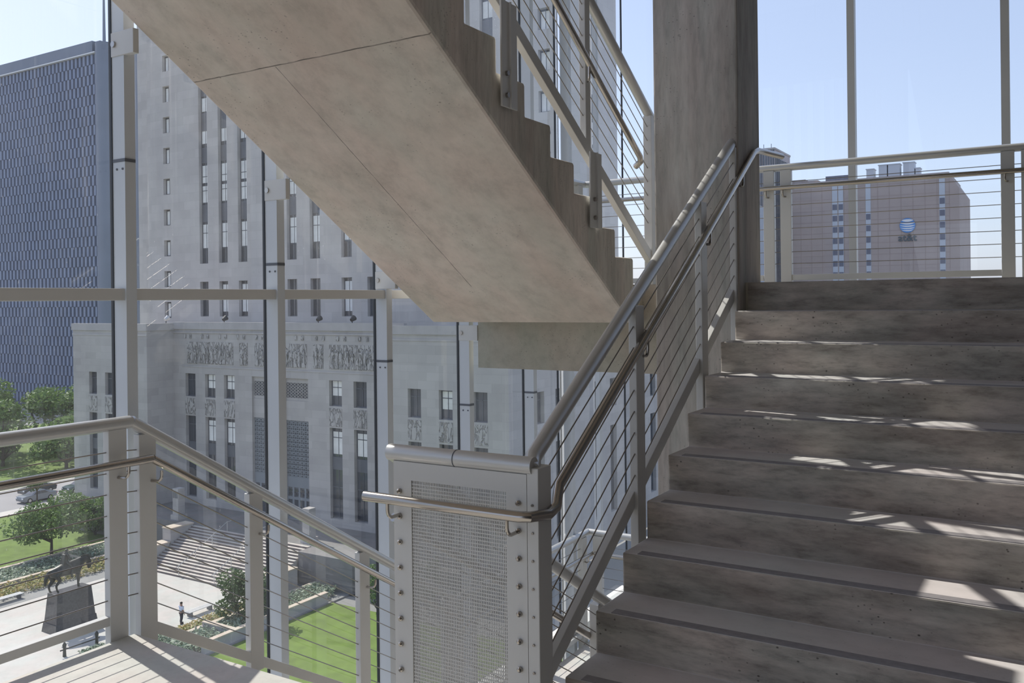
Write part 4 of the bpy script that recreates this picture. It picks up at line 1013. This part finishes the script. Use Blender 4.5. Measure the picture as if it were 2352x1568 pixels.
def band(x0, x1, seed):
    m1, m2 = MB(), MB(); z = 36.0
    m1.box(x0, x1, AY-.10, AY-.041, ZG, 36.0)
    for k in range(12):
        zc = 30.0-k*3.65
        if k == 0 and seed == 2: continue
        m2.box(x0+.1, x1-.1, AY-.16, AY-.101, zc-2.0, zc-.2)
    b = m1.build('window_strip', M_ATTW, t); m2.build('dark_panes', M_ATTD, b)
band(-61.1, -59.5, 0); band(-59.2, -57.7, 1); band(-50.9, -49.4, 2); band(-29.7, -28.1, 3)
m = MB(); m.box(-63.3, -54.5, AY+1, AY+6, AZ-.2, AZ+1.6); m.build('roof_screen', M_ATTD, t)
m = MB(); m.box(-75.0, -70, AY+2, AY+12, AZ-.2, AZ+1.3); m.box(-70, -66, AY+2, AY+9, AZ-.2, AZ+.8); m.build('roof_plant', M_BRICK, t)
m = MB()
for k, (x, w, h) in enumerate(((-50.0, 2.2, 3.0), (-46.2, 2.4, 4.0), (-42.9, 3.4, 4.0), (-38.6, 3.2, 4.2), (-36, 1.2, 2.2))):
    m.box(x-w/2, x+w/2, AY+3, AY+7, AZ-.2, AZ+h)
    m.box(x-w/2-.2, x+w/2+.2, AY+2.8, AY+7.2, AZ+h, AZ+h+.25)
m.build('cooling_units', M_ATTW, t)
# globe sign: disc with curved bands, and the four lettering characters under it
gx, gz, gr = -38.7, 21.9, 2.25
m = MB(); m.tube([(gx, AY-.35, gz), (gx, AY-.1, gz)], gr, 40); sg = m.build('globe_sign', M_BLUE, t)
m = MB()
for k, (zc, th) in enumerate(((1.55, .75), (.62, .42), (-.12, .42), (-.85, .38), (-1.50, .30))):
    n = 24; pts = []
    for j in range(n+1):
        u = -1+2*j/n; w = math.sqrt(max(0, gr*gr-(zc*.92)**2))*.97; x = gx+u*w+(.18 if k else 0)*(1-u*u)
        half = th/2*(1-abs(u)**2.2)+.015
        sag = -.30*(1-u*u)+.15
        if k == 0: sag = .05-.1*(1-u*u)
        pts.append((x, zc+sag, half))
    for j in range(n):
        a, b = pts[j], pts[j+1]
        f = []
        m.poly([(a[0], AY-.36, gz+a[1]-a[2]), (b[0], AY-.36, gz+b[1]-b[2]), (b[0], AY-.36, gz+b[1]+b[2]), (a[0], AY-.36, gz+a[1]+a[2])])
m.build('white_bands', M_WHITE, sg, recalc=False)
cu = bpy.data.curves.new('sign_text', 'FONT'); cu.body = 'at&t'; cu.size = 3.1; cu.extrude = .08; cu.align_x = 'CENTER'; cu.offset = .03
tmp = bpy.data.objects.new('tmp', cu); COL.objects.link(tmp)
dg = bpy.context.evaluated_depsgraph_get(); me = bpy.data.meshes.new_from_object(tmp.evaluated_get(dg)); bpy.data.objects.remove(tmp)
me.materials.clear(); me.materials.append(M_LETTER)
for v in me.vertices: v.co = Vector((v.co.x+gx-.1, AY-.2-v.co.z, v.co.y+17.1))-ORG[t.name]
o = bpy.data.objects.new('sign_letters', me); COL.objects.link(o); ORG[o.name] = ORG[t.name]; o.parent = t

# slimmer stone tower left of it, and the blue glass block at its foot
t = thing('slim_tower', (-80, 305, ZG), 'slim ribbed grey tower rising behind the concrete column edge', 'building')
m = MB(); m.box(-86, -77.9, AY-6, AY+14, ZG, 49.0); m.build('wall', plain('ribbed_stone', (.40, .37, .38), .8), t)
m = MB()
for k in range(10): m.box(-85.8+k*.82, -85.4+k*.82, AY-6.3, AY-6.001, ZG, 48.6)
for k in range(9): m.box(-77.899, -77.6, AY-5+k*2, AY-4.3+k*2, ZG, 46)
m.build('ribs', M_SPAN, t)
m = MB(); m.box(-86.2, -77.7, AY-6.2, AY+14.2, 48.6, 49.2); m.build('roof_edge', M_STONE_W, t)
m = MB()
for x in (-83, -80.5): m.tube([(x, AY, 49), (x, AY, 51.5)], .1, 6)
m.build('aerial', M_SPAN, t)
t = thing('glass_block', (-95, 280, ZG), 'blue glass faced block partly hidden behind the concrete column', 'building')
m = MB(); m.box(-112, -77.5, 270, 290, ZG, 28.5); m.build('wall', M_ATTW, t)
m = MB()
for k in range(9): m.box(-111, -77.6, 269.7, 269.999, 25-k*4.2, 26.8-k*4.2)
m.build('window_rows', M_ATTD, t)
